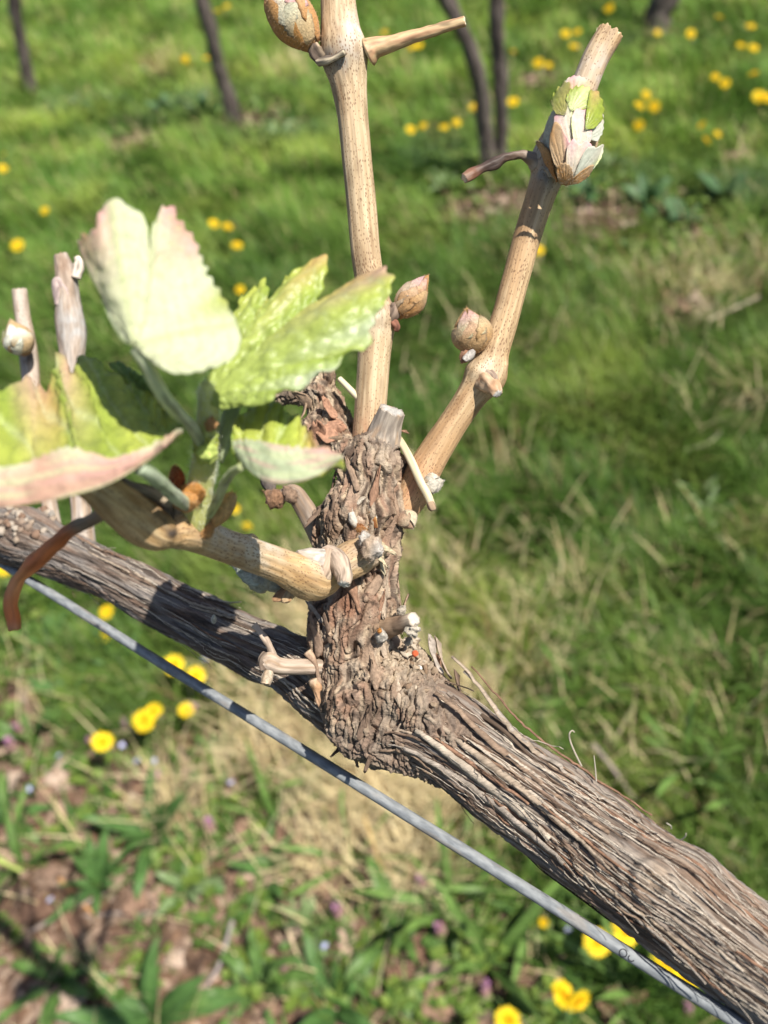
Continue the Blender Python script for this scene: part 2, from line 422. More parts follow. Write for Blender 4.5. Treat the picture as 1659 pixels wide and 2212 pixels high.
# ------------------------------------------------------------------ grass
def in_view(X, Y, pad):
    p = np.stack([X, Y, 0*X], -1)
    x, y, d = to_px(p)
    return (d > .05) & (x > -pad) & (x < 1659+pad) & (y > -pad*.8) & (y < 2212+pad)
def blades(n, ylo, yhi, seed):
    r = np.random.default_rng(seed)
    # more blades where the ground is near
    Y = ylo + (yhi-ylo)*r.random(n)**1.25
    X = r.uniform(-1, 1, n)*(.75+.72*Y)
    return X, Y, r
def blade_mesh(name, X, Y, Z, H, W, lean, az, C0, C1, mt, seg=3, bend=1.0):
    n = len(X)
    base = np.stack([X, Y, Z], -1)
    fd = np.stack([np.cos(az), np.sin(az), 0*az], -1)
    sd = np.stack([-np.sin(az), np.cos(az), 0*az], -1)
    rows = []; cols = []
    for k in range(seg+1):
        u = k/seg
        ang = lean*(.35+bend*u)
        p = base + fd*(H*u*np.sin(ang))[:, None] + np.array([0, 0, 1.])*(H*u*np.cos(ang))[:, None]
        w = W*(1-u**1.6)*.5 + W*.02
        c = C0*(1-u)+C1*u
        if k < seg:
            rows += [p-sd*w[:, None], p+sd*w[:, None]]; cols += [c, c]
        else:
            rows += [p]; cols += [c]
    V = np.stack(rows, 1); C = np.stack(cols, 1); m = V.shape[1]
    i = np.arange(n)[:, None]*m
    quads = np.vstack([np.concatenate([i+2*k, i+2*k+1, i+2*k+3, i+2*k+2], 1) for k in range(seg-1)])
    k = 2*(seg-1)
    tri = np.concatenate([i+k, i+k+1, i+k+2], 1)
    return mesh(name, V.reshape(-1, 3), [quads, tri], mt, C.reshape(-1, 3))
def build_grass():
    X, Y, r = blades(560000, -.25, 9.0, 11)
    keep = in_view(X, Y, 260)
    X, Y = X[keep], Y[keep]; n = len(X)
    s = wpatch(X, Y, SOIL); st = wpatch(X, Y, STRAW); ye = wpatch(X, Y, YEL); bl = wpatch(X, Y, BLUE)
    P3 = np.stack([X, Y, 0*X], -1)
    tuft = fbm(P3/.16, 21, 2); big = fbm(P3/.5+7, 31, 2)
    near = np.clip((1.05-np.hypot(X, Y))/.5, 0, 1)
    gx_, gy_, _ = to_px(P3); strip_ = sstep(1420, 1620, gy_-.42*gx_)*sstep(1500, 1150, gx_)
    pr = (1-.93*strip_)*np.clip(.95+.9*tuft, .12, 1)*(1-.975*np.clip(s*2.3-.25, 0, 1))*(1-.9*np.clip(st*1.5, 0, 1)*(Y < 1.3)-.5*np.clip(st, 0, 1)*(Y >= 1.3))
    keep = r.random(n) < pr
    X, Y, st, ye, bl, tuft, big = [a[keep] for a in (X, Y, st, ye, bl, tuft, big)]
    n = len(X)
    H = (.050+.055*np.clip(tuft+.35, 0, 1)+.03*np.clip(big, 0, 1))*r.uniform(.5, 1.35, n)
    W = r.uniform(.0022, .0042, n)*(1+.25*np.clip(np.hypot(X, Y)-2, 0, 3))
    lean = r.uniform(.1, 1.0, n)
    az = (fbm(np.stack([X, Y, 0*X], -1)/.22, 5, 2)*2.6) + PI*1.05 + r.normal(0, .95, n)
    g = np.array([.085, .178, .028]); g2 = np.array([.175, .285, .052]); yv = np.array([.31, .40, .065]); bv = np.array([.10, .17, .085]); tan = np.array([.46, .38, .19])
    t = np.clip(.5+.9*fbm(np.stack([X, Y, 0*X], -1)/.3+3, 8, 2)+r.normal(0, .25, n), 0, 1)
    dk = sstep(.05, .45, fbm(np.stack([X, Y, 0*X], -1)/.12+11, 18, 2)); C = mixc(g, g2, t); C = mixc(C, np.array([.26, .34, .07]), sstep(.1, .5, fbm(np.stack([X, Y, 0*X], -1)/.2+21, 28, 2))*.7); C = mixc(C, C*.82, dk); C = mixc(C, yv, np.clip(ye*.85*r.uniform(.4, 1.2, n), 0, 1)); C = mixc(C, bv, np.clip(bl*r.uniform(.4, 1.2, n), 0, 1))
    dry = r.random(n) < (.05+.55*st+.13*sstep(.1, .5, fbm(np.stack([X, Y, 0*X], -1)/.15+31, 38, 2)))
    C[dry] = mixc(C[dry], tan, r.uniform(.6, 1, dry.sum()))
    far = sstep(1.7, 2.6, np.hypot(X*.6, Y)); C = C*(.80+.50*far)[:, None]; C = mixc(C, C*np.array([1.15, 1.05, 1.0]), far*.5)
    C *= r.uniform(.75, 1.25, n)[:, None]
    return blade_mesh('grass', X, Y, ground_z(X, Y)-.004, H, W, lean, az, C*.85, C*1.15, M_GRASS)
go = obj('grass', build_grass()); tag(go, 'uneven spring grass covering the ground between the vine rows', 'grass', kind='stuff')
def build_dry():
    r = np.random.default_rng(5)
    Xs, Ys = [], []
    for c, ra, rb in STRAW:
        k = int(np.clip((26000 if c[1] < 1.25 else 7000)*ra*rb*4, 200, 7000))
        Xs.append(c[0]+r.normal(0, .62, k)*ra); Ys.append(c[1]+r.normal(0, .62, k)*rb)
    for c, ra, rb in SOIL:
        k = int(np.clip(700*ra*rb*4, 25, 240))
        Xs.append(c[0]+r.normal(0, .8, k)*ra); Ys.append(c[1]+r.normal(0, .8, k)*rb)
    for _ in range(30):
        c = ground_at(r.uniform(850, 1750), r.uniform(560, 1800)) if _ < 28 else ground_at(r.uniform(-50, 1700), r.uniform(60, 520))
        k = int(r.integers(25, 110)); q = r.normal(0, .045, (k, 2)); Xs.append(c[0]+q[:, 0]*r.uniform(.6, 1.6)); Ys.append(c[1]+q[:, 1]*r.uniform(.6, 1.6))
    X = np.concatenate(Xs); Y = np.concatenate(Ys)
    kk = r.random(len(X)) < np.clip(.6+1.5*fbm(np.stack([X/.07, Y/.07, 0*X], -1), 3, 2), .15, 1)
    X, Y = X[kk], Y[kk]; n = len(X)
    C = mixc(np.array([.62, .50, .26]), np.array([.80, .68, .42]), r.random(n)); k = r.random(n) < .15
    C[k] = np.array([.30, .19, .10])*r.uniform(.7, 1.3, k.sum())[:, None]
    return blade_mesh('dry_grass', X, Y, ground_z(X, Y)+r.uniform(-.002, .02, n), r.uniform(.04, .12, n), r.uniform(.0012, .0028, n), r.uniform(.9, 1.5, n),
                      r.uniform(0, 2*PI, n), C, C, M_DRY, 3, .25)
do = obj('dry_grass', build_dry()); tag(do, 'matted pale dry grass lying under and behind the cordon', 'dry grass', kind='stuff')
def build_cover():
    """tiny round leaves of chickweed and clover over the bare strip"""
    r = np.random.default_rng(9); B = []
    Xs, Ys = [], []
    for x, y, rx, ry, k in [(250, 1700, 330, 200, 420), (500, 1950, 420, 220, 380), (900, 2100, 420, 160, 500), (1250, 2050, 320, 160, 700), (120, 1450, 260, 120, 900),
                            (1150, 380, 300, 60, 2500), (400, 230, 360, 45, 2500), (1500, 560, 200, 70, 1500), (1300, 90, 300, 30, 1200)]:
        c = ground_at(x, y); a = ground_at(x+rx, y)-c; b = ground_at(x, y-ry)-c
        cl = r.normal(0, .6, (k//25, 2)); w = cl[r.integers(0, len(cl), k)]+r.normal(0, .09, (k, 2))
        q = c+a*w[:, :1]+b*w[:, 1:]
        Xs.append(q[:, 0]); Ys.append(q[:, 1])
    X = np.concatenate(Xs); Y = np.concatenate(Ys); n = len(X)
    Z = ground_z(X, Y)+r.uniform(.002, .035, n)
    az = r.uniform(0, 2*PI, n); R = r.uniform(.003, .009, n); ti = r.normal(0, .35, (n, 2))
    k = 6; th = np.arange(k)/k*2*PI
    ox = R[:, None]*np.cos(th)[None]*1.25; oy = R[:, None]*np.sin(th)[None]
    px = np.cos(az)[:, None]*ox-np.sin(az)[:, None]*oy; py = np.sin(az)[:, None]*ox+np.cos(az)[:, None]*oy
    V = np.stack([X[:, None]+px, Y[:, None]+py, Z[:, None]+px*ti[:, :1]+py*ti[:, 1:]], -1)
    V = np.concatenate([V, np.stack([X, Y, Z-R*.35], -1)[:, None]], 1)
    i = np.arange(n)[:, None]*(k+1); j = np.arange(k)[None]
    F = np.stack([i+j, i+(j+1) % k, i+k+0*j], -1).reshape(-1, 3)
    t = r.random(n)
    C = mixc(np.array([.07, .15, .03]), np.array([.20, .28, .05]), t)
    return mesh('ground_cover', V.reshape(-1, 3), F, M_GRASS, np.repeat(C[:, None], k+1, 1))
def build_litter():
    r = np.random.default_rng(19); X, Y, S = [], [], []
    for c, ra, rb in SOIL:
        k = int(np.clip(5200*ra*rb*4, 60, 900)); q = r.normal(0, .55, (k, 2)); X.append(c[0]+q[:, 0]*ra); Y.append(c[1]+q[:, 1]*rb)
    q = np.array([ground_at(a, b)[:2] for a, b in zip(r.uniform(-150, 1250, 4200), r.uniform(1480, 2330, 4200)) if b-.42*a > 1480-r.uniform(0, 120)]); X.append(q[:, 0]); Y.append(q[:, 1])
    X = np.concatenate(X); Y = np.concatenate(Y); n = len(X); Z = ground_z(X, Y)+r.uniform(.001, .014, n)
    s_ = r.uniform(.005, .020, n); e1 = r.normal(0, 1, (n, 3))*np.array([1, 1, .35]); e1 = unit(e1); e2 = unit(np.cross(e1, unit(r.normal(0, .35, (n, 3))+np.array([0, 0, 1.]))))
    c0 = np.stack([X, Y, Z], -1); nn = np.cross(e1, e2)
    f = lambda a, b, h: c0+e1*(a*s_)[:, None]+e2*(b*s_*.6)[:, None]+nn*(h*s_)[:, None]
    V = np.stack([f(-1, -.2, .2), f(-.4, -.9, r.uniform(-.2, .3, n)), f(.6, -.7, 0), f(1, .1, r.uniform(0, .5, n)), f(.3, .9, .1), f(-.6, .7, r.uniform(-.2, .4, n)), f(0, 0, -.15)], 1)
    i = np.arange(n)[:, None]*7; j = np.arange(6)[None]
    F = np.stack([i+j, i+(j+1) % 6, i+6+0*j], -1).reshape(-1, 3)
    C = np.array([(.19, .125, .09), (.125, .078, .052), (.31, .225, .165), (.08, .05, .036), (.24, .165, .12), (.16, .095, .06)])[r.integers(0, 6, n)]*r.uniform(.8, 1.2, n)[:, None]
    return mesh('leaf_litter', V.reshape(-1, 3), F, M_DEADLEAF, np.repeat(C[:, None], 7, 1), smooth=False)
def build_sprouts():
    r = np.random.default_rng(29); X, Y, A = [], [], []
    for x, y, rx, ry, k in [(250, 1780, 330, 220, 30), (550, 1980, 420, 200, 26), (950, 2080, 420, 150, 34), (150, 1470, 240, 110, 34), (1250, 2080, 260, 120, 40), (420, 230, 380, 40, 50), (1300, 420, 300, 60, 50)]:
        c = ground_at(x, y); a = ground_at(x+rx, y)-c; b = ground_at(x, y-ry)-c
        for q in range(k):
            p = c+a*r.normal(0, .6)+b*r.normal(0, .6); m = int(r.integers(5, 12))
            X.append(p[0]+r.normal(0, .008, m)); Y.append(p[1]+r.normal(0, .008, m)); A.append(np.full(m, r.random()))
    X = np.concatenate(X); Y = np.concatenate(Y); A = np.concatenate(A); n = len(X)
    C = mixc(np.array([.06, .14, .03]), np.array([.16, .26, .06]), A); C = C*r.uniform(.8, 1.25, n)[:, None]
    return blade_mesh('sprouts', X, Y, ground_z(X, Y)-.003, r.uniform(.025, .08, n), r.uniform(.003, .008, n), r.uniform(.2, 1.1, n), r.uniform(0, 2*PI, n), C*.85, C*1.1, M_WEED, 4, .9)
sp_ = obj('sprouts', build_sprouts()); tag(sp_, 'narrow-leaved young weeds sprouting thickly from the soil strip', 'weeds', kind='stuff')
lo = obj('leaf_litter', build_litter()); tag(lo, 'crumbled brown leaf litter on the bare soil of the vine rows', 'leaf litter', kind='stuff')
co = obj('ground_cover', build_cover()); tag(co, 'low carpet of tiny round weed leaves on the bare soil', 'ground cover', kind='stuff')

# ------------------------------------------------------------------ near grapevine
def cordon_d(x):
    return 1/(1/.27 + (x/1659.)*(1/.165-1/.27))
# cordon centre line in the photo: (x, y, radius)
CORD = [(-420, 915, 58), (-150, 1062, 60), (0, 1146, 62), (60, 1167, 63), (160, 1208, 56), (266, 1257, 54), (432, 1344, 59), (560, 1402, 63), (635, 1436, 67), (740, 1500, 84), (830, 1552, 96),
        (935, 1576, 101), (1035, 1640, 100), (1172, 1736, 100), (1324, 1850, 110), (1491, 1968, 115), (1650, 2088, 115), (1850, 2235, 122), (2200, 2480, 138)]
rows = [(x, y, cordon_d(x), r) for x, y, r in CORD]
cpath = pxpath(rows)
end = cpath[-1, :3]; dv = unit(cpath[-1, :3]-cpath[-3, :3])
base_xy = end + dv*.24
extra = [list(end+dv*.10+np.array([0, 0, -.004]))+[.0155], list(end+dv*.19+np.array([0, 0, -.035]))+[.017]]
cpath = np.vstack([cpath, extra])
TR0 = np.array([base_xy[0]+.02, base_xy[1], 0.0])
vine = thing('grapevine', 'grapevine cordon with pruned spur, tan canes and opening buds in the foreground', 'grapevine', (TR0[0], TR0[1], 0))
T = tube(cpath, 1150, 330)
vp = T.c[:, None]+T.dir*T.R[..., None]
vx, vy, vd = to_px(vp)
facing = (T.dir@FWD) < .2
wv = noise(pq(T, 14, 7), 2)*.9
q1 = pq(T, 30, 2.0); q1[..., 1:] += wv[..., None]*.9
f1 = noise(q1, 4)
q2 = pq(T, 15, .75); q2[..., 1:] += wv[..., None]*1.6
f2 = noise(q2, 6)
q3 = pq(T, 7, .40); q3[..., 1:] += wv[..., None]*2.5
f3 = noise(q3, 8)
plate = np.clip((noise(pq(T, 26, 3.4)+np.array([0, 1, 0])*wv[..., None], 12)+.02)*7, 0, 1)
plate2 = np.clip((noise(pq(T, 18, 2.2)+np.array([0, .7, .7])*wv[..., None], 15)-.08)*9, 0, 1)
crack = np.clip((np.abs(noise(q2+5, 19))-.03)/.06, 0, 1)
xcr = np.clip((np.abs(noise(pq(T, 3.2, 5.5), 23))-.012)/.03, 0, 1)
lump = fbm(pq(T, 24, 12), 30, 2)
f4 = noise(pq(T, 4.5, .28)+wv[..., None]*2, 9)
crk2 = np.clip((np.abs(noise(pq(T, 22, 1.7)+wv[..., None]*.8+9, 91))-.025)/.05, 0, 1)
T.h = 1e-3*(1.0*lump + .14*f1 + .20*f2 + .24*f3 + .18*f4 + .19*plate + .19*plate2 - .26*(1-crack) - .42*(1-crk2) - .20*(1-xcr)) - .0002
def bump_at(x, y, rad, amt):
    return amt*np.exp(-((vx-x)**2+(vy-y)**2)/rad**2)*facing
KN = np.hypot(vx-1412, vy-1903)
T.h += bump_at(1412, 1903, 46, .0026) - bump_at(1412, 1905, 16, .0024) + bump_at(1330, 1850, 60, .0010) + bump_at(1500, 1880, 60, .0014)
T.h += facing*np.exp(-(KN/60)**2)*np.sin(KN/5.0+2*f1)*.0006
T.h += bump_at(770, 1505, 42, .0022) - bump_at(762, 1508, 14, .0012) + bump_at(455, 1345, 34, .0012) + bump_at(560, 1440, 40, .001)
T.h += bump_at(60, 1150, 70, .0016)
# bark colours: grey weathered strands, brown bark, reddish inner bark
tgrey = sstep(-.22, .32, noise(pq(T, 22, 2.4)+wv[..., None]*.6, 41)+.35*f2)
tred = sstep(.08, .42, noise(pq(T, 18, 2.6)+3, 43))
tpale = sstep(.12, .40, noise(pq(T, 12, .8)+8, 47))
tdark = sstep(.10, .40, noise(pq(T, 16, 1.4)+4, 49))
C = mixc(np.array([.20, .143, .108])*np.ones(T.S.shape+(3,)), np.array([.285, .245, .212]), tgrey)
C = mixc(C, np.array([.30, .175, .11]), tred*.5)
C = mixc(C, np.array([.46, .375, .295]), tpale*.5)
C = mixc(C, np.array([.08, .058, .045]), tdark*.75)
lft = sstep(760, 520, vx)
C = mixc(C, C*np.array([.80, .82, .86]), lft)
C = mixc(C, np.array([.52, .36, .22]), np.exp(-(KN/30)**2)*facing*.35)
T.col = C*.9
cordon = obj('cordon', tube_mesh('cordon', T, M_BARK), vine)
CT, CTH = T, T.h.copy()
# trunk under the cordon's end
tp = [list(cpath[-1, :3]-dv*.03)+[.0165], list(base_xy+np.array([.0, 0, -.16]))+[.019], list(TR0+np.array([.0, .01, .62]))+[.02], list(TR0+np.array([-.015, .0, .3]))+[.0215], list(TR0+np.array([0, 0, -.03]))+[.027]]
t2 = tube(np.array(tp), 160, 40)
t2.h = .0015*noise(pq(t2, 30, 3), 3)+.0025*fbm(pq(t2, 50, 15), 9, 2)
t2.col = mixc(np.array([.20, .13, .09])*np.ones(t2.S.shape+(3,)), np.array([.32, .27, .22]), sstep(-.2, .3, noise(pq(t2, 25, 3), 11)))
obj('trunk', tube_mesh('trunk', t2, M_BARK), vine)

def on_cordon(i, j, lift=0.):
    return CT.c[i]+CT.dir[i, j]*(CT.R[i, j]+CTH[i, j]+lift)
def nearest(x, y):
    d = (vx-x)**2+(vy-y)**2 + (~facing)*1e6
    k = int(np.argmin(d)); return divmod(k, CT.nt)
def strip(i0, j0, n, w, lift0, lift1, drift, col, seed, amp=.00012, thick=.0002, name='bark_strip', parent=None, step=2):
    """a loose strand of bark that follows the cordon and lifts off towards its ends"""
    r = np.random.default_rng(seed)
    ph = r.uniform(0, 6, 3)
    G = []
    for k in range(n):
        u = k/(n-1)
        i = min(max(i0+k*step, 1), CT.ns-2); j = (j0+drift*u*CT.nt/40.+.4*math.sin(u*5+ph[0])) % CT.nt
        ja = int(j) % CT.nt
        lf = lift0*(1-u)**3*1+lift1*u**3+amp*(1.0+math.sin(u*9+ph[1])) + .0002
        c = on_cordon(i, ja, lf)
        sdv = np.cross(CT.t[i], CT.dir[i, ja])
        ww = w*(.35+.65*math.sin(PI*min(max(u, .04), .96))**.6)
        G.append([c-sdv*ww/2-CT.dir[i, ja]*ww*.15, c, c+sdv*ww/2-CT.dir[i, ja]*ww*.15])
    G = np.array(G)
    Cc = np.asarray(col)*(1+.25*r.uniform(-1, 1, (len(G), 1, 1)))*np.ones(G.shape)
    V, F, C = shell(G, Cc, thick)
    return V, F, C
PAL = [(.36, .285, .215), (.27, .19, .135), (.33, .28, .235), (.25, .145, .095), (.16, .11, .08), (.44, .37, .295)]
for k in range(46):
    px = rng.uniform(820, 1640) if k < 34 else rng.uniform(60, 660)
    base_y = np.interp(px, [c[0] for c in CORD], [c[1] for c in CORD]); rad = np.interp(px, [c[0] for c in CORD], [c[2] for c in CORD])
    i, j = nearest(px, base_y+rng.uniform(-.95, .95)*rad*1.1)
    V, F, C = strip(i, j, int(rng.integers(14, 34)), rng.uniform(.0003, .0009), rng.choice([0, 0, 0, .0012]), rng.choice([0, 0, .0008, .002]), rng.uniform(-1, 1), PAL[rng.integers(0, 6)], k)
    obj('bark_strip', mesh('bark_strip', V, F, M_BARK, C, V*1000), cordon)
# the curling strands that stand up where the spur leaves the cordon
for k, (x, y, n, w, l0, l1, dr, c) in enumerate([(960, 1490, 40, .0018, .007, .0, .6, 0), (985, 1500, 44, .0016, .005, .0005, .9, 2), (940, 1520, 42, .0015, .003, .0, 1.2, 1), (920, 1550, 38, .0014, .002, .001, 1.4, 0),
                                                 (1000, 1480, 46, .002, .006, .001, .2, 3), (900, 1580, 34, .002, .0015, .001, 1.5, 5), (880, 1610, 40, .0018, .001, .001, .8, 2)]):
    i, j = nearest(x, y)
    V, F, C = strip(i, j, n, w, l0, l1, dr, PAL[c], 300+k)
    obj('bark_strip', mesh('bark_strip', V, F, M_BARK, C, V*1000), cordon)
# fine fibres, too thin to pick apart
B = Batch()
for k in range(300):
    px = rng.uniform(800, 1650) if k < 230 else rng.uniform(40, 680)
    cy = np.interp(px, [c[0] for c in CORD], [c[1] for c in CORD]); rad = np.interp(px, [c[0] for c in CORD], [c[2] for c in CORD])
    i, j = nearest(px, cy+rng.uniform(-1.1, 1.1)*rad)
    pale = rng.random() < .6
    V, F, C = strip(i, j, int(rng.integers(9, 24)), rng.uniform(.0001, .00024), rng.choice([0, .0, .0005]), rng.choice([0, 0, .0004, .0022]), rng.uniform(-.7, .7),
                    (.52, .45, .37) if pale else (.16, .11, .08), 900+k, .00008, .0001)
    B.add(V, F, C)
fo = obj('bark_fibres', B.mesh('bark_fibres', M_BARK), cordon); fo['kind'] = 'stuff'
# dark hair-like fibres hanging below the cordon and two stray threads above it
def thread(rows, r0, r1, colr, name, parent, nt=5, n=40, M=None, hz=0.):
    p = pxpath([(a, b, c, 1) for a, b, c in rows]); p[:, 3] = np.linspace(r0, r1, len(p))
    t = tube(p, n, nt); t.col = np.asarray(colr)*np.ones(t.S.shape+(3,))
    if hz: t.h = t.R*hz*noise(pq(t, 3, 1.5), 3)
    return obj(name, tube_mesh(name, t, M or M_DEAD, dome=(.2, .4)), parent)
for k in range(9):
    x0 = 1140+k*14; y0 = 1850+k*9
    thread([(x0, y0, .186), (x0+40, y0+38+k*1.2, .184), (x0+85, y0+62+k*2, .182), (x0+125+6*k, y0+82+k*5, .180)], .00014, .00008, (.05, .04, .03), 'bark_thread', cordon)
thread([(1256, 1655, .182), (1240, 1622, .181), (1231, 1598, .181), (1230, 1585, .18), (1236, 1578, .18), (1241, 1582, .18)], .00022, .00014, (.38, .33, .26), 'bark_thread', cordon)
thread([(1288, 1688, .18), (1286, 1660, .18), (1283, 1632, .18)], .00018, .0001, (.36, .32, .26), 'bark_thread', cordon)
thread([(1040, 1545, .19), (1090, 1580, .186), (1140, 1628, .184), (1170, 1655, .183)], .0006, .0003, (.10, .07, .05), 'bark_thread', cordon)
for a, b in [((1470, 1815), (1482, 1800)), ((1605, 2030), (1625, 2015)), ((1560, 2042), (1570, 2030)), ((1450, 1790), (1440, 1778))]:
    thread([(a[0], a[1], .168), ((a[0]+b[0])/2+4, (a[1]+b[1])/2, .166), (b[0], b[1], .165)], .00014, .0001, (.5, .45, .38), 'bark_thread', cordon)

# ---- spur: union of limbs, remeshed into one body, then roughened
def remesh_union(chains, voxel, smooth=6):
    VV, FF3, FF4, n = [], [], [], 0
    for ch in chains:
        t = tube(pxpath(ch), max(24, 10*len(ch)), 28)
        me = tube_mesh('tmp', t, None, dome=(.6, .25))
        v = np.zeros(len(me.vertices)*3, np.float32); me.vertices.foreach_get('co', v); v = v.reshape(-1, 3)
        for p in me.polygons:
            (FF4 if len(p.vertices) == 4 else FF3).append([a+n for a in p.vertices])
        VV.append(v); n += len(v); bpy.data.meshes.remove(me)
    me = mesh('tmp', np.vstack(VV), [np.array(FF4), np.array(FF3)])
    o = bpy.data.objects.new('tmp', me); COL.objects.link(o)
    rm = o.modifiers.new('r', 'REMESH'); rm.mode = 'VOXEL'; rm.voxel_size = voxel
    sm = o.modifiers.new('s', 'SMOOTH'); sm.iterations = smooth; sm.factor = .5
    dg = bpy.context.evaluated_depsgraph_get(); ev = o.evaluated_get(dg)
    res = bpy.data.meshes.new_from_object(ev)
    bpy.data.objects.remove(o); bpy.data.meshes.remove(me)
    v = np.zeros(len(res.vertices)*3, np.float32); res.vertices.foreach_get('co', v)
    nn = np.zeros(len(res.vertices)*3, np.float32); res.vertex_normals.foreach_get('vector', nn)
    return res, v.reshape(-1, 3).astype(float), nn.reshape(-1, 3).astype(float)
SPUR = [[(800, 1545, .207, 96), (785, 1470, .206, 102), (778, 1390, .205, 92), (782, 1310, .204, 82), (782, 1240, .204, 76), (780, 1170, .204, 86), (790, 1100, .204, 90), (800, 1040, .204, 78), (812, 985, .203, 66), (828, 945, .2025, 44), (834, 930, .202, 34)],
        [(790, 1010, .206, 66), (760, 985, .208, 48), (735, 950, .212, 40), (712, 900, .214, 42), (695, 865, .215, 44), (660, 850, .216, 32), (600, 852, .217, 24), (540, 850, .219, 18)],
        [(700, 905, .212, 36), (690, 940, .210, 44), (705, 960, .210, 30)],
        [(690, 860, .213, 40), (705, 830, .214, 26), (712, 800, .214, 20)],
        [(725, 1120, .207, 46), (712, 1180, .207, 40), (715, 1250, .207, 44), (712, 1330, .207, 46), (716, 1420, .207, 56), (730, 1500, .208, 70)],
        [(850, 1110, .203, 38), (868, 1130, .202, 24)],
        [(800, 1190, .200, 52), (770, 1205, .196, 46)],
        [(850, 1425, .2035, 62), (915, 1500, .2005, 62), (985, 1572, .1975, 50)],
        [(770, 1500, .200, 62), (762, 1506, .197, 40)],
        [(748, 1490, .2005, 70), (785, 1552, .1998, 82), (850, 1592, .1985, 76), (920, 1618, .1955, 62), (990, 1660, .193, 44)],
        [(800, 1480, .1995, 74), (860, 1505, .197, 74), (925, 1545, .1938, 70), (1000, 1600, .1905, 50), (1070, 1650, .188, 30)],
        [(840, 1570, .197, 70), (910, 1600, .194, 56), (980, 1650, .190, 36)]]
res, sv, sn = remesh_union(SPUR, .00027, 5)
sax = unit(P(800, 950, .203)-P(775, 1420, .206))
sx, sy, sd_ = to_px(sv)
def anis(v, ls, la, a=sax, off=0.):
    mm = v*1000; s = mm@a
    return (mm-s[:, None]*a)/la + (s/ls)[:, None]*a + off
w3 = np.stack([noise(sv*1000/6+k*9, 50+k) for k in range(3)], 1)
base_t = np.maximum(sstep(1520, 1610, sy), sstep(830, 930, sx)*sstep(1400, 1480, sy))
axd = unit(P(1200, 1772, .185)-P(900, 1588, .2))
n1 = noise(anis(sv, 9, 2.6)+w3*.5, 61); n1b = noise(anis(sv, 22, 2.0, axd)+w3*.5, 61)
n1 = n1*(1-base_t)+n1b*base_t
n2 = noise(anis(sv, 3.6, 1.2)+w3*.7, 63); n2b = noise(anis(sv, 12, .9, axd)+w3*.7, 63); n2 = n2*(1-base_t)+n2b*base_t
n3 = noise(sv*1000/.75, 65)
pl = np.clip((noise(anis(sv, 10, 4.2)+w3*.6, 67)+.05)*8, 0, 1)
pl2 = np.clip((noise(anis(sv, 7, 3.0)+w3*.6+4, 69)-.10)*9, 0, 1)
ck = np.clip((np.abs(noise(anis(sv, 11, 3.0)+w3*.8+2, 71))-.02)/.07, 0, 1)
rings = np.exp(-((sy-1195)/18)**2)+np.exp(-((sy-1000)/14)**2)+np.exp(-((sy-1110)/16)**2)
n4 = noise(anis(sv, 5, .55)+w3*1.2, 75); n5 = noise(sv*1000/.42, 77)
disp = 1e-3*(.7*fbm(sv*1000/8, 73, 2)+.42*n1+.34*n2+.2*n3+.50*n4+.22*n5+.45*pl+.40*pl2-1.3*(1-ck)+.5*rings)
stub = np.exp(-((sx-846)/45)**2-((sy-900)/40)**2)
disp = disp*(1-.6*stub)-.0006*(1-stub)
eye = np.hypot(sx-760, sy-1506); efr = (sn@FWD < 0)
disp += efr*(.0010*np.exp(-(eye/34)**2)*np.sin(eye/4.2) - .0016*np.exp(-(eye/9)**2))
nv_ = sv+sn*disp[:, None]
c = mixc(np.array([.245, .165, .115])*np.ones(sv.shape), np.array([.36, .285, .215]), sstep(-.25, .3, noise(anis(sv, 9, 2.4)+w3, 81)))
c = mixc(c, np.array([.33, .19, .13]), sstep(.10, .42, noise(anis(sv, 8, 3.2)+w3*.5+3, 83))*.45)
c = mixc(c, np.array([.52, .41, .285]), sstep(.10, .42, noise(anis(sv, 5, 1.6)+6, 85))*.6)
c = mixc(c, np.array([.075, .052, .04]), sstep(.08, .38, noise(anis(sv, 7, 1.5)+w3+9, 87))*.85)
c = mixc(c, np.array([.42, .34, .25]), np.exp(-((sx-890)/75)**2-((sy-1420)/55)**2)*.8)
c = mixc(c, np.array([.29, .145, .09]), np.exp(-((sx-745)/50)**2-((sy-1310)/60)**2)*.75*sstep(-.2, .2, n1))
c = mixc(c, np.array([.22, .19, .165]), np.exp(-((sx-850)/50)**2-((sy-930)/60)**2)*.85)
c = mixc(c, np.array([.50, .40, .30]), np.exp(-((sx-825)/26)**2-((sy-985)/24)**2)*.75)
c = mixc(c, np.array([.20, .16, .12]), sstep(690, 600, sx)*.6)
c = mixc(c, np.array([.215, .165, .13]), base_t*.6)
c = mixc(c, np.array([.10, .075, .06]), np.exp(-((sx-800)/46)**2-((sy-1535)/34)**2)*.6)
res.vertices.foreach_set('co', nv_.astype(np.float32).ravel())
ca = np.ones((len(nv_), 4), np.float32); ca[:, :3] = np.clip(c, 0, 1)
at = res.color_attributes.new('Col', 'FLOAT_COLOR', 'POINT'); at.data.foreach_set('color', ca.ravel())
at = res.attributes.new('tc', 'FLOAT_VECTOR', 'POINT'); at.data.foreach_set('vector', (sv*1000).astype(np.float32).ravel())
res.polygons.foreach_set('use_smooth', np.ones(len(res.polygons), bool)); res.materials.clear(); res.materials.append(M_SPUR)
res.update(); res.name = 'spur'
spur = obj('spur', res, vine)
vis = (sn@FWD) < .35
def spur_pt(x, y):
    d = (sx-x)**2+(sy-y)**2+(~vis)*1e6
    k = int(np.argmin(d)); return nv_[k], sn[k]
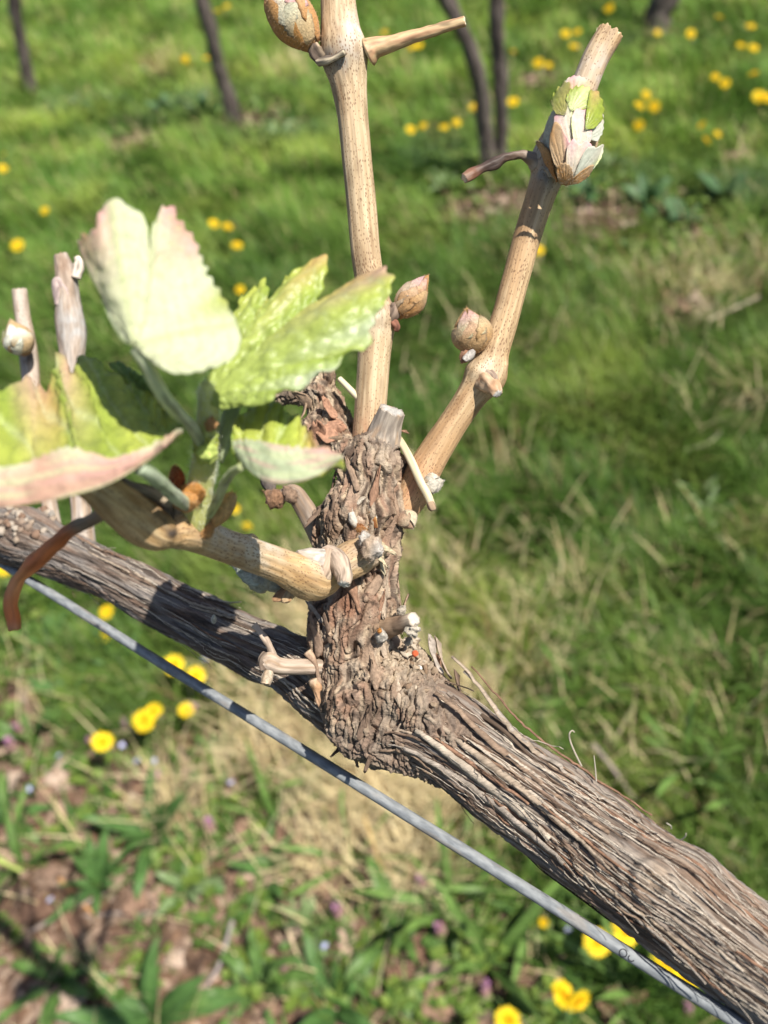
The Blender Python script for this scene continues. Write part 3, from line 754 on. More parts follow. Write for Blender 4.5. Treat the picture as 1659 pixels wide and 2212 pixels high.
def flake_at(x, y, L, W, colr, ang, seed, curl=.25, cup=.3, name='bark_flake', lift=.0002, thick=.00035, parent=None, M=None, dirv=None, rag=.35):
    p, n = spur_pt(x, y)
    d = math.cos(ang)*UP + math.sin(ang)*RIGHT if dirv is None else dirv
    d = unit(d-n*(d@n))
    G, C = sheet(p+n*lift-d*L*.3, d, n, L, W, cup, curl, 12, 7, .25, .4, .03, 0, seed, colr, None, rag)
    V, F, C = shell(G, C, thick)
    return obj(name, mesh(name, V, F, M or M_FLAKE, C, V*1000), parent or spur)
FL = [(745, 1060, 5, 3, 3), (765, 1040, 7, 3, 1), (715, 1130, 6, 2.6, 4), (735, 1170, 5, 2.4, 1), (760, 1160, 4, 2, 3), (835, 1060, 6, 3, 0), (860, 1080, 5, 2.4, 1), (805, 1075, 7, 2.4, 3), (720, 1290, 7, 3, 1),
      (745, 1280, 8, 3.2, 3), (770, 1300, 8, 3, 3), (800, 1280, 7, 3.4, 1), (830, 1300, 7, 2.6, 0), (845, 1250, 7, 2.6, 2), (735, 1340, 7, 3, 3), (770, 1350, 6, 3, 1), (710, 1370, 6, 2.6, 4), (700, 1230, 7, 2.6, 4),
      (855, 1190, 5, 2.6, 1), (835, 1150, 5, 3, 3), (870, 1290, 6, 2, 1), (862, 1330, 5, 2, 0), (820, 1325, 5, 2, 3), (715, 1450, 7, 2.6, 4), (705, 1490, 6, 2.2, 1), (740, 1560, 6, 2.4, 4), (780, 1580, 6, 2, 4),
      (830, 1400, 5, 3, 0), (790, 1420, 5, 3, 1), (750, 1430, 6, 3, 1), (860, 1470, 6, 3, 0), (810, 1470, 6, 3.4, 1), (880, 1010, 5, 2, 3), (775, 1000, 6, 3, 4), (750, 1010, 5, 2.4, 4), (700, 1060, 6, 2.2, 4), (690, 1110, 6, 2.4, 4), (708, 1190, 5, 2, 4)]
for k, (x, y, L, W, ci) in enumerate(FL):
    if k % 5 < 3: flake_at(x, y, L*1.15e-3, W*.62e-3, np.array(PAL[ci])*1.0, rng.normal(0, .25)+(PI if k % 3 == 0 else 0), 50+k, rng.uniform(-.05, .12), rng.uniform(.2, .7), lift=.0001, thick=.0003, rag=.55)
SPUR_TOP = [(826, 955, .2028, 40), (832, 932, .202, 35), (838, 912, .2012, 31), (848, 886, .2, 29)]
# papery reddish-brown lumps on the dead arm
for k, (x, y, L, W) in enumerate([(700, 930, 6, 5), (720, 945, 5, 4), (690, 950, 6, 4), (735, 925, 5, 2.6), (712, 900, 5, 3), (668, 870, 5, 3), (705, 960, 5, 4), (655, 900, 6, 3)]):
    flake_at(x, y, L*1e-3, W*1e-3, (.34, .19, .125) if k < 5 else (.27, .19, .13), rng.uniform(-1.5, 1.5), 150+k, rng.uniform(.2, .6), rng.uniform(-.4, .6), lift=.0008)
# splinters at the outline
for k, (x, y, L, W, an) in enumerate([(690, 1330, 6, 1.2, -.6), (718, 1620, 4, 1.2, -2.6), (760, 1640, 4, 1, -2.9), (800, 1636, 4, 1, -2.8), (740, 1610, 4, 1, -2.4), (874, 905, 3.4, .9, 1.2), (868, 1315, 4, 1.2, .3), (690, 1400, 6, 1.6, -.2), (940, 1440, 8, 2.0, .3), (955, 1450, 9, 1.6, .1), (972, 1470, 8, 2.2, -.1), (1000, 1500, 7, 2, .5)]):
    flake_at(x, y, L*1e-3, W*1e-3, PAL[[2, 4, 4, 4, 4, 3, 1, 3, 2, 0, 3, 4][k]], an, 200+k, .35, .2, 'bark_splinter', .0003)

# ---- canes
def slim(rows, f):
    return [(a, b, c, r*f) for a, b, c, r in rows]
def cane(rows, name, ns, nt, M=M_CANE, c0=(.46, .335, .20), c1=(.60, .47, .305), red=(.38, .225, .115), redw=.3, seed=0, parent=vine, dome=(.2, .12), rough=1., capcol=None, grey=None, ridge=1.0, extra=None):
    t = tube(pxpath(rows), ns, nt)
    q = pq(t, 60, .75)
    st = noise(q, seed+1); st2 = noise(pq(t, 35, .4), seed+2)
    t.h = ridge*1e-3*(.10*st+.05*st2+.12*fbm(pq(t, 12, 6), seed+3, 2))*rough
    k = sstep(-.3, .35, st)*.7+.3*sstep(-.3, .3, st2)
    C = mixc(np.array(c0)*np.ones(t.S.shape+(3,)), np.array(c1), k)
    if redw:
        C = mixc(C, np.array(red), redw*sstep(-.25, .25, noise(pq(t, 25, 3.5)+4, seed+5)))
    C = mixc(C, np.array([.30, .19, .10]), sstep(.22, .42, noise(pq(t, 28, .7)+7, seed+7))*.5)
    C = mixc(C, C*np.array([.62, .58, .55]), sstep(.12, .45, fbm(pq(t, 9, 3.5)+14, seed+11, 2))*.55)
    if grey is not None:
        vx_, vy_, _ = to_px(t.c[:, None]+t.dir*t.R[..., None])
        for gx, gy, gr, gc, ga in grey:
            a = ga*np.exp(-((vx_-gx)**2+(vy_-gy)**2)/gr**2)*(.6+.8*sstep(-.3, .3, noise(pq(t, 2.5, 2.0), seed+9)))
            C = mixc(C, np.array(gc), np.clip(a, 0, 1))
    t.col = C; t.rag = .35
    o = obj(name, tube_mesh(name, t, M, dome=dome, capcol=capcol), parent)
    return o, t
GREY = (.36, .33, .29); DKG = (.13, .11, .095); PALE = (.64, .54, .40)
upright, _t = cane(slim([(790, 1010, .207, 37), (797, 930, .207, 36), (803, 850, .2065, 36), (808, 770, .206, 37), (812, 715, .2055, 42), (813, 682, .205, 48), (808, 655, .2045, 38), (800, 610, .204, 34), (790, 545, .203, 34), (781, 450, .202, 34), (772, 350, .2005, 34.5),
                    (762, 250, .199, 35.5), (753, 180, .198, 42), (745, 130, .1972, 53), (740, 95, .1965, 52), (735, 60, .196, 45), (731, 10, .1955, 40), (726, -60, .195, 39), (715, -220, .193, 38)], .95),
                   'upright_cane', 620, 90, seed=3, redw=.25, grey=[(740, 118, 34, GREY, .7), (700, 125, 24, DKG, .8), (775, 60, 36, (.62, .57, .50), .6), (815, 690, 28, PALE, .8), (850, 665, 24, (.3, .22, .16), .8), (790, 950, 60, (.42, .24, .14), .8), (808, 720, 20, (.6, .46, .3), .5)])
leaning, _t = cane(slim([(868, 1105, .204, 34), (895, 1062, .2035, 38), (915, 1018, .203, 39), (940, 975, .2025, 36), (985, 905, .202, 33), (1022, 850, .2015, 36), (1046, 815, .201, 48), (1058, 785, .2006, 43), (1068, 755, .2003, 34), (1090, 690, .1998, 31.5), (1112, 610, .199, 31), (1138, 515, .198, 31.5),
                   (1165, 430, .197, 33), (1180, 385, .1965, 37), (1188, 350, .196, 45), (1205, 310, .1955, 42), (1232, 255, .195, 35), (1258, 195, .1945, 31), (1285, 130, .194, 30), (1318, 72, .1935, 30)], .95),
                  'leaning_cane', 560, 84, seed=13, redw=.6, red=(.42, .245, .12), c0=(.44, .30, .165), c1=(.57, .415, .25), dome=(.2, .05), capcol=(.72, .62, .42),
                  grey=[(1185, 345, 46, (.47, .46, .43), .95), (1180, 380, 24, (.2, .18, .16), .6), (1280, 150, 50, (.52, .47, .42), .6), (1050, 800, 26, PALE, .9), (1062, 835, 20, (.5, .3, .17), .7), (900, 1060, 60, (.50, .27, .15), .7)])
flat, _t = cane([(812, 1190, .1990, 28), (788, 1197, .1950, 37), (758, 1210, .191, 41), (722, 1232, .1885, 36), (700, 1246, .187, 42), (676, 1250, .185, 47), (648, 1240, .182, 44), (600, 1220, .1775, 37), (545, 1200, .172, 35.5), (490, 1180, .166, 35.5), (440, 1160, .1605, 37), (400, 1146, .156, 43),
                (378, 1143, .1535, 42), (358, 1150, .1515, 35), (338, 1146, .1495, 44), (310, 1130, .147, 49), (275, 1103, .1435, 47), (235, 1072, .139, 42), (205, 1050, .1368, 38), (170, 1034, .135, 34)],
               'horizontal_cane', 560, 84, seed=23, c0=(.46, .295, .135), c1=(.60, .45, .26), redw=.35, red=(.44, .25, .11), ridge=2.0,
               grey=[(560, 1180, 50, (.50, .47, .40), .7), (480, 1150, 40, (.52, .47, .40), .6), (372, 1150, 14, (.08, .06, .05), .9), (360, 1110, 26, (.10, .08, .065), .9), (800, 1190, 46, (.36, .28, .21), .9), (745, 1215, 26, (.44, .35, .26), .6), (700, 1225, 22, (.40, .33, .27), .7), (690, 1200, 18, (.58, .56, .53), .8)])
back_cane, _t = cane([(712, 1260, .216, 18), (702, 1190, .216, 24), (682, 1140, .216, 24), (655, 1092, .216, 21), (634, 1064, .216, 19), (615, 1066, .216, 13), (604, 1074, .216, 9)], 'back_cane', 150, 40, M_DEAD, (.25, .20, .165), (.34, .28, .23), seed=33)
def fuzz(B, pts, nrm, n, L, colr, r, w=.00005):
    k = r.integers(0, len(pts), n)
    p = pts[k]; d = unit(nrm[k]+r.normal(0, .6, (n, 3))); l = L*r.uniform(.4, 1.2, n)[:, None]
    s = unit(np.cross(d, r.normal(0, 1, (n, 3))))*w
    V = np.stack([p-s, p+s, p+d*l], 1).reshape(-1, 3)
    B.add(V, np.arange(n*3).reshape(-1, 3), np.asarray(colr))
def pod(name, x, y, d, x2, y2, d2, r, colr, parent, M=None, seed=0, nz=.25, tip=None, fat=.42):
    a = P(x, y, d); b = P(x2, y2, d2); L = np.linalg.norm(b-a); R_ = r*d/FPX
    V, F4, F3, u = ellipsoid(a, b-a, R_, L, 22, 26, nz, seed, fat=fat)
    V = V + unit(V-(a+b)/2)*(noise(V/(R_*.28), seed+3)*.16*R_)[:, None]
    C = mixc(np.array(colr)*np.ones((len(V), 3)), np.array(tip if tip is not None else colr), sstep(.5, .95, u))
    C = C*(1+.45*noise(V*1000/.8, seed)+.25*noise(V*1000/.35, seed+1))[:, None]
    B = Batch(); B.add(V, F4, C); B.F3.append(np.asarray(F3))
    if M is None: fuzz(B, V[:-2], unit(V[:-2]-(a+b)/2), 260, R_*.35, np.array(colr)*1.1, np.random.default_rng(seed), .00003)
    return obj(name, B.mesh(name, M or M_FELT), parent)
pod('bud', 612, 1090, .215, 572, 1062, .215, 22, (.26, .15, .09), back_cane, seed=4)
pod('bud', 640, 1085, .214, 612, 1050, .214, 16, (.25, .17, .12), back_cane, seed=5)
G, C = sheet(P(590, 1062, .216), P(566, 1020, .216)-P(590, 1062, .216), -FWD, .0052, .0034, .5, .1, 10, 7, .2, .5, .02, 0, 3, (.12, .10, .09))
V, F, C = shell(G, C, .0003); obj('dry_scale', mesh('dry_scale', V, F, M_FLAKE, C, V*1000), back_cane)


def tw(rows, name, parent, colr=(.40, .32, .25), c1=None, M=M_DEAD, ns=90, nt=34, seed=0, capcol=None, dome=(.2, .1), amp=1.):
    t = tube(pxpath(rows), ns, nt)
    t.h = amp*1e-3*(.20*noise(pq(t, 8, .8), seed)+.30*noise(pq(t, 3, 2.2), seed+1)+.13*noise(pq(t, 1.6, .5), seed+6)); t.rag = .25
    ns_ = noise(pq(t, 5, .7)+3, seed+8)
    t.col = mixc(np.array(colr)*np.ones(t.S.shape+(3,)), np.array(c1 or [x*1.35 for x in colr]), sstep(-.3, .3, noise(pq(t, 12, .8), seed+2)))
    t.col = mixc(t.col, t.col*.42, sstep(.08, .35, ns_)*.8)
    if t.extra.shape[1] >= 3:
        t.col = np.repeat(t.extra[:, None, :3], nt, 1)*(1+.3*noise(pq(t, 6, 1), seed+4))[..., None]
    return obj(name, tube_mesh(name, t, M, dome=dome, capcol=capcol), parent)
tp_ = tube(pxpath(SPUR_TOP), 90, 80)
tp_.h = 1e-3*(.16*noise(pq(tp_, 9, .8), 3)+.10*noise(pq(tp_, 5, .4), 4)+.2*noise(pq(tp_, 6, 4), 5))
tp_.col = mixc(np.array([.25, .21, .175])*np.ones(tp_.S.shape+(3,)), np.array([.40, .34, .28]), sstep(-.3, .3, noise(pq(tp_, 10, .9), 6)))
tp_.rag = .25
tp_.col = mixc(tp_.col, np.array([.46, .30, .18]), sstep(.1, .4, noise(pq(tp_, 8, 1.5), 7))*.5)
obj('pruned_stub', tube_mesh('pruned_stub', tp_, M_DEAD, dome=(.1, .03), capcol=(.40, .385, .36)), spur)
tw([(708, 1200, .188, 24), (726, 1208, .185, 24), (738, 1224, .182, 22), (744, 1246, .180, 18), (742, 1262, .179, 15)], 'dead_stub', flat, (.40, .31, .24), capcol=(.62, .58, .52), seed=3)
tw([(690, 1212, .184, 30), (668, 1206, .183, 22), (640, 1204, .181, 14)], 'node_swelling', flat, (.40, .33, .27), (.60, .56, .50), seed=5)
tw([(706, 1200, .186, 26), (702, 1224, .184, 26), (692, 1250, .183, 22)], 'node_swelling', flat, (.36, .26, .19), (.46, .36, .27), seed=6)
pod('bud', 786, 1178, .187, 826, 1192, .185, 28, (.42, .32, .235), flat, seed=7, tip=(.52, .48, .44))
pod('bud', 778, 1168, .188, 800, 1162, .187, 17, (.48, .44, .39), flat, seed=8, nz=.4)
for k, (x, y, a, L) in enumerate([(812, 1195, 2.6, 5), (822, 1180, 2.2, 4), (824, 1212, 2.9, 4)]):
    flake_at(x, y, L*1e-3, .0014, (.44, .37, .25), a, 400+k, .3, .5, 'bud_scale', .001, parent=flat)
# grey-green bud hanging under the flat cane
pod('bud', 624, 1262, .186, 500, 1222, .186, 34, (.40, .38, .30), flat, seed=9, tip=(.46, .50, .42), nz=.3)
for k, (x, y, x2, y2, c_) in enumerate([(634, 1272, 590, 1296, (.34, .2, .11)), (640, 1262, 612, 1300, (.48, .34, .2)), (600, 1285, 630, 1296, (.4, .25, .13)), (560, 1262, 520, 1240, (.44, .46, .40))]):
    a, b = P(x, y, .183), P(x2, y2, .183)
    G, C = sheet(a, b-a, -FWD, np.linalg.norm(b-a), .0024, .5, .2, 10, 7, .2, .5, .03, 0, k, c_); V, F, C = shell(G, C, .0003)
    obj('bud_scale', mesh('bud_scale', V, F, M_FELT, C, V*1000), flat)
pod('bud', 560, 1175, .178, 520, 1158, .178, 14, (.55, .42, .24), flat, seed=19)
# shrivelled dark scale standing behind the shoot
G, C = sheet(P(365, 1150, .150), P(355, 1080, .148)-P(365, 1150, .150), -FWD+RIGHT*.8, .0062, .0046, .7, -.1, 12, 9, .5, .5, .03, 0, 3, (.07, .055, .045), (.16, .13, .11))
V, F, C = shell(G, C, .0004); obj('dry_scale', mesh('dry_scale', V, F, M_FLAKE, C, V*1000), flat)
tw([(372, 1086, .147, 14), (340, 1072, .146, 15), (305, 1058, .144, 12), (262, 1036, .141, 9)], 'dry_scale', flat, (.17, .145, .12), (.34, .27, .19), seed=12)

# tendrils (their cut ends pale)
tw([(795, 112, .196, 30), (812, 103, .1955, 22), (840, 96, .195, 17), (890, 80, .194, 13.5), (950, 62, .193, 11.5), (1004, 46, .192, 11)], 'tendril', upright, (.55, .40, .22), (.52, .30, .17), M_TEND, 90, 24, 21, capcol=(.72, .68, .52), amp=.5)
tw([(1160, 352, .195, 20, .40, .34, .28), (1146, 342, .1945, 14, .28, .22, .17), (1120, 335, .194, 9, .17, .12, .09), (1092, 340, .1935, 9, .085, .055, .042), (1066, 354, .193, 13, .06, .038, .03), (1040, 364, .1925, 9, .07, .04, .03), (1018, 377, .192, 12, .16, .075, .045), (1002, 386, .1915, 10, .20, .12, .08)], 'tendril', leaning, (.1, .1, .1), None, M_TEND, 110, 24, 31, capcol=(.7, .6, .45), amp=1.1)
tw([(228, 1102, .141, 17, .22, .16, .115), (205, 1120, .143, 15, .22, .155, .11), (175, 1133, .146, 14.5, .22, .145, .10), (145, 1152, .149, 15, .50, .14, .05), (112, 1182, .152, 16.5, .62, .18, .06), (82, 1208, .155, 20, .56, .16, .06), (56, 1232, .157, 15, .64, .23, .09), (34, 1262, .159, 14, .66, .26, .11), (24, 1298, .160, 14, .64, .21, .08), (28, 1335, .161, 14, .62, .18, .06), (32, 1360, .161, 13, .5, .22, .1)], 'tendril', flat, (.1, .1, .1), None, M_TEND, 130, 28, 41, capcol=(.6, .3, .12), amp=.8)
# stubs and node parts on the leaning cane
tw([(1040, 822, .2, 26), (1056, 828, .1965, 22), (1068, 840, .194, 16), (1076, 850, .193, 11)], 'tendril_stub', leaning, (.48, .28, .16), (.58, .42, .28), M_TEND, 40, 24, 51, capcol=(.66, .62, .58), amp=1.6)
tw([(1052, 808, .1975, 14), (1066, 816, .196, 13), (1070, 832, .1945, 8)], 'leaf_scar', leaning, (.34, .24, .18), (.46, .36, .28), M_DEAD, 30, 20, 52, amp=1.6)
G, C = sheet(P(1262, 170, .1935), P(1290, 82, .193)-P(1262, 170, .1935), -RIGHT-.4*FWD, np.linalg.norm(P(1262, 170, .1935)-P(1286, 86, .193)), .0022, .5, .05, 14, 7, .3, .3, .01, 0, 3, (.13, .085, .06)); V, F, C = shell(G, C, .0003)
obj('peeling_bark', mesh('peeling_bark', V, F, M_FLAKE, C, V*1000), leaning)
thread([(1268, 150, .1935), (1280, 105, .193), (1290, 60, .193)], .0003, .0001, (.34, .32, .2), 'peeling_bark', leaning)
LF = dict(m=(.41, .50, .13), g=(.32, .43, .065), y=(.47, .52, .10), w=(.70, .73, .52), p=(.76, .46, .43), t=(.58, .38, .16), s=(.56, .63, .42), d=(.20, .30, .07), c=(.78, .80, .56), r=(.62, .40, .30))
def leaf_colors(keys):
    return np.array([LF[k] for k in keys], float)
def bez(pts, n):
    q, _ = spline(np.array(pts, float), n); return q
def serrate(curve, ctr, teeth, amp, seed):
    r = np.random.default_rng(seed)
    n = len(curve); u = np.linspace(0, 1, n)
    ph = (u*teeth+.55*np.sin(u*9+r.uniform(0, 6))+.4*np.sin(u*23+r.uniform(0, 6))) % 1
    a = amp*(np.where(ph < .7, ph/.7, (1-ph)/.3)-.4)*(.9+.7*np.sin(u*13)+.4*np.sin(u*37+r.uniform(0, 6)))
    env = np.clip(np.minimum(u, 1-u)*12, 0, 1)
    return curve+unit(curve-ctr)*(a*env)[:, None]
def leaf_fold(name, midp, nearp, farp, ck, seed, bump=.0005, teeth=9, M=M_LEAFG, n=90, m=26, belly=.0014, split=False):
    """leaf folded along its midrib: near half shows its felted back, far half its glossy face. margins are (x, y, depth)"""
    M0 = bez([P(*p) for p in midp], n); A = bez([P(*p) for p in nearp], n); Bf = bez([P(*p) for p in farp], n)
    A = serrate(A, M0, teeth*1.7, .00045, seed); Bf = serrate(Bf, M0, teeth*1.6, .0017, seed+1)
    v = np.linspace(0, 1, m)[None, :, None]
    u = np.linspace(0, 1, n)[:, None]
    out = []
    for side, E, keys in ((0, A, ck[0]), (1, Bf, ck[1])):
        G = M0[:, None]*(1-v)+E[:, None]*v
        du = np.gradient(G, axis=0); dw = np.gradient(G, axis=1); N = unit(np.cross(du, dw))
        if (N.mean((0, 1))@FWD) > 0: N = -N
        vv = v[..., 0]
        # side veins run outward and forward; the blade puffs up between them
        vein = np.abs(((u*6.5-vv*1.6) % 1)-.5)*2
        puff = (1-np.exp(-((1-vein)/.3)**2))
        q = G*1000
        cell = noise(q/1.9, seed)+.6*noise(q/1.0, seed+2)
        env = np.minimum(1, vv*5+.15)
        h = (-1.4*belly*np.sin(PI*vv**.8) + env*bump*(.9*puff+1.1*cell))
        if side == 0: h = belly*np.sin(PI*vv)*.25 + env*bump*(.6*cell)
        G = G+N*h[..., None]
        kc = leaf_colors(keys); kk = np.linspace(0, 1, len(kc))
        ce = np.stack([np.interp(u[:, 0], kk, kc[:, j]) for j in range(3)], 1)
        cb = leaf_colors(ck[2])
        cb = np.stack([np.interp(u[:, 0], np.linspace(0, 1, len(cb)), cb[:, j]) for j in range(3)], 1) if side == 1 else leaf_colors(ck[3])[0]*np.ones((n, 1))
        C = cb[:, None]*(1-vv[..., None]**1.7)+ce[:, None]*vv[..., None]**1.7
        C = C*(1+.22*noise(q/2.6, seed+5))[..., None]
        if side == 0:
            sk = noise(np.stack([u*3.0+0*vv, vv*5.5+.8*u, 0*u+0*vv+seed], -1), seed+9)
            C = mixc(C, np.array(LF['p']), sstep(.05, .4, sk)*.55*(1 if 'p' in ck[0] else .25)); C = mixc(C, np.array([.66, .70, .44]), sstep(.05, .4, -sk)*.6)
        vw = np.exp(-((1-vein)/.12)**2)*(.45 if side == 1 else .06)
        C = mixc(C, np.array([.62, .68, .42]), vw)
        out.append((G, C))
    Bt = Batch(); me = []
    V1, F1, C1 = shell(out[0][0], out[0][1], .00022)
    V2, F2, C2 = shell(out[1][0], out[1][1], .00022)
    o = obj(name, mesh(name, V2, F2, M, C2, V2*1000), sh)
    V1n = V1
    o2 = obj('folded_half', mesh('folded_half', V1n, F1, M_LEAFW, C1, V1n*1000), o)
    return o
def leaf_fan(name, base, outl, keys, kb, seed, teeth=26, bump=.0004, M=M_LEAFW, nk=190, nr=34, tooth=.0007, bow=.001, veins=(.2, .5, .8), parent=None):
    O = bez([P(*p[:3]) for p in outl], nk); b = P(*base)
    O = serrate(O, b, teeth, tooth, seed)
    t = np.linspace(.02, 1, nr)[None, :, None]
    G = b*(1-t)+O[:, None]*t
    du = np.gradient(G, axis=0); dw = np.gradient(G, axis=1); N = unit(np.cross(du, dw))
    if (N.mean((0, 1))@FWD) > 0: N = -N
    u = np.linspace(0, 1, nk)[:, None]; tt = t[..., 0]
    vd_ = np.min(np.stack([np.abs(u-v) for v in veins], 0), 0)*6; vfade = sstep(.0, .12, u)*sstep(1.0, .88, u)
    q = G*1000
    sidev = np.abs(((tt*7-vd_*1.4) % 1)-.5)*2
    ridge = np.exp(-(vd_*tt/.06)**2)
    h = bow*np.sin(PI*tt)*np.sin(PI*u) + bump*(.6*noise(q/2.4, seed)+.5*noise(q/1.2, seed+1)+.22*noise(q/.7, seed+2)-.35*np.exp(-((1-sidev)/.2)**2)*sstep(.08, .3, tt)) - .0006*np.exp(-(vd_/.25)**2)*tt + .00035*ridge
    G = G+N*h[..., None]
    kc = leaf_colors(keys); kk = np.linspace(0, 1, len(kc))
    ce = np.stack([np.interp(u[:, 0], kk, kc[:, j]) for j in range(3)], 1)
    e = tt**2.8
    C = np.array(LF[kb])*(1-e[..., None])+ce[:, None]*e[..., None]
    C = C*(1+.10*noise(q/3, seed+5))[..., None]
    C = mixc(C, np.array([.56, .62, .30]), np.exp(-(vd_*tt/.035)**2)*.5*vfade) if kb == 'c' else mixc(C, C*np.array([1.12, 1.1, 1.05]), ridge*.8)
    C = mixc(C, np.array([.50, .58, .28]), np.exp(-((1-sidev)/.15)**2)*.45*sstep(.1, .4, tt))
    V, F, C = shell(G, C, .00024)
    return obj(name, mesh(name, V, F, M, C, V*1000), parent or sh)
# ---- buds
def felt_bud(name, parent, base, tip, R, scales, fcol, seed, nf=1200, fl=.0011, core=(.5, .36, .22)):
    """woolly bud: core plus overlapping scales, each scale an own piece"""
    r = np.random.default_rng(seed)
    a = P(*base); b = P(*tip); ax_ = b-a; L = np.linalg.norm(ax_); ax_ = ax_/L
    V, F4, F3, u = ellipsoid(a, b-a, R, L, 22, 26, .10, seed, fat=.44)
    C = mixc(np.array(core)*np.ones((len(V), 3)), np.array(scales[0][5]), sstep(.2, .9, u))
    C = C*(1+.35*noise(V*1000/.9, seed+1))[:, None]
    B = Batch(); B.add(V, F4, C); n0 = B.n
    B.F3.append(np.asarray(F3))
    fuzz(B, V[:-2], unit(V[:-2]-(a+ax_*L*.45)), int(nf*.5), fl*.7, np.array(fcol)*.8, r, .00003)
    bud = obj(name, B.mesh(name, M_FELT), parent)
    sx_ = unit(np.cross(ax_, FWD)); sy_ = -unit(FWD-ax_*(FWD@ax_))
    for k, (phi, u0, ln, w, curl, col0, col1) in enumerate(scales):
        # phi = 0 faces the camera
        n = sy_*math.cos(phi)+sx_*math.sin(phi)
        nu, nv = 16, 13
        uu = np.linspace(0, 1, nu)[:, None]; vv = np.linspace(-1, 1, nv)[None]
        pr = lambda t: np.sin(PI*np.clip(t, .02, .98)**(math.log(.5)/math.log(.44)))**(.7+.22*t)*R
        T_ = u0+uu*ln
        half = w*(np.where(uu < .45, .55+.45*np.sin(uu/.45*PI/2), .12+.88*np.cos((uu-.45)/.55*PI/2)**.7))
        half = half*(1+.08*r.uniform(-1, 1, (nu, 1)))
        ang = phi+vv*half
        rad = pr(T_)*1.10+.00022+curl*R*uu**3 + .02*R*np.sin(uu*9+vv*3+k)
        G = a+ax_*(T_*L)[..., None]*np.ones((1, nv, 1))+(sy_*np.cos(ang)[..., None]+sx_*np.sin(ang)[..., None])*rad[..., None]
        G = np.broadcast_to(G, (nu, nv, 3)).copy()
        Cc = mixc(np.array(col0), np.array(col1), sstep(.3, .95, uu+0*vv))*(1+.22*noise(G*1000/.7, 5+k))[..., None]
        Cc = Cc*(1-.45*np.maximum(np.abs(vv)**8, uu**14))[..., None]
        Cc = Cc*(1-.06*np.exp(-((np.abs(vv)*4 % 1-.5)/.12)**2))[..., None]
        V, F, Cs = shell(G, Cc, .00016)
        B = Batch(); B.add(V, F, Cs)
        fuzz(B, G.reshape(-1, 3), unit(G-(a+ax_*L*.45)).reshape(-1, 3), int(nf*.3), fl*.6, np.array(fcol)*.95, r, .00003)
        obj('bud_scale', B.mesh('bud_scale', M_FELT), bud)
    return bud
ORG = (.50, .26, .10); TAN = (.58, .40, .22); PNK = (.74, .42, .42); WHT = (.72, .68, .58); GRN = (.48, .52, .28)
# large opening bud on the leaning cane
big = felt_bud('bud', vine, (1216, 396, .1905), (1256, 172, .188), .0050,
               [(-1.2, .10, .66, .6, .05, TAN, (.62, .46, .34)), (1.2, .2, .6, .6, .05, (.58, .58, .48), (.62, .60, .46)), (1.6, .0, .36, .7, .3, ORG, TAN)], (.70, .58, .40), 3, 1500, .0010, (.54, .40, .24))
# its opening leaves: each laid over the body, felted outside, green and toothed at the top
LF.update(o=(.56, .31, .12), a=(.60, .43, .26), b=(.72, .66, .54), k=(.80, .46, .48), h=(.58, .60, .50), v=(.36, .44, .06), e=(.40, .38, .12), l=(.66, .72, .34))
_ax = np.array([40., -224.])/math.hypot(40, 224)
def bud_depth(x, y, lift):
    dx, dy = x-1240, y-284
    b_ = dx*_ax[0]+dy*_ax[1]; a_ = dx*_ax[1]*-1+dy*_ax[0]
    return .1885-.0066*np.sqrt(np.maximum(0.02, 1-(a_/68)**2-(b_/126)**2))-lift
def bud_leaf(base, outl, keys, kb, lift, seed, teeth=9, M=M_BUDLEAF, tooth=3.0, bump=.00006):
    """a leaf of the opening bud, lying on the curve of the bud; its rim stands a little off"""
    nk, nr = 90, 20
    O = spline(np.array([(x, y, 0.) for x, y in outl]), nk)[0][:, :2]; b = np.array(base, float)
    u = np.linspace(0, 1, nk); ph = (u*teeth) % 1
    O = O+unit(O-b)*((np.where(ph < .7, ph/.7, (1-ph)/.3)-.5)*tooth*np.clip(np.minimum(u, 1-u)*10, 0, 1))[:, None]
    t = np.linspace(.02, 1, nr)
    XY = b[None, None]*(1-t)[None, :, None]+O[:, None]*t[None, :, None]
    d = bud_depth(XY[..., 0], XY[..., 1], lift+.0004*t[None]**3)
    v = np.abs(((u*4) % 1)-.5)*2
    d = d-.00009*(np.sin(PI*v)[:, None]*np.sin(PI*t)[None]) - bump*noise(np.stack([XY[..., 0]/7, XY[..., 1]/7, 0*d+seed], -1), seed)
    G = CAMP+RIGHT*((XY[..., 0]-CX)/FPX*d)[..., None]+UP*((CY-XY[..., 1])/FPX*d)[..., None]+FWD*d[..., None]
    kc = leaf_colors(keys); ce = np.stack([np.interp(u, np.linspace(0, 1, len(kc)), kc[:, q]) for q in range(3)], 1)
    e = (t**2.2)[None, :, None]
    C = np.array(LF[kb])*(1-e)+ce[:, None]*e
    C = C*(1+.16*noise(np.stack([XY[..., 0]/11, XY[..., 1]/11, 0*d+seed], -1), seed+3)+.08*noise(np.stack([XY[..., 0]/4, XY[..., 1]/4, 0*d], -1), seed))[..., None]
    V, F, Cs = shell(G, C, .00014); B = Batch(); B.add(V, F, Cs)
    fuzz(B, G.reshape(-1, 3), -FWD*np.ones((G.size//3, 3)), 260, .0007, (.70, .66, .55), np.random.default_rng(seed), .000025)
    obj('young_leaf', B.mesh('young_leaf', M), big)
bud_leaf((1222, 392), [(1196, 352), (1187, 315), (1190, 285), (1202, 262), (1222, 292), (1240, 330), (1238, 370)], 'aaoakba', 'a', .0011, 3)
bud_leaf((1236, 330), [(1204, 300), (1196, 262), (1205, 238), (1222, 228), (1234, 236), (1240, 262), (1242, 300)], 'abkblba', 'b', .0004, 4)
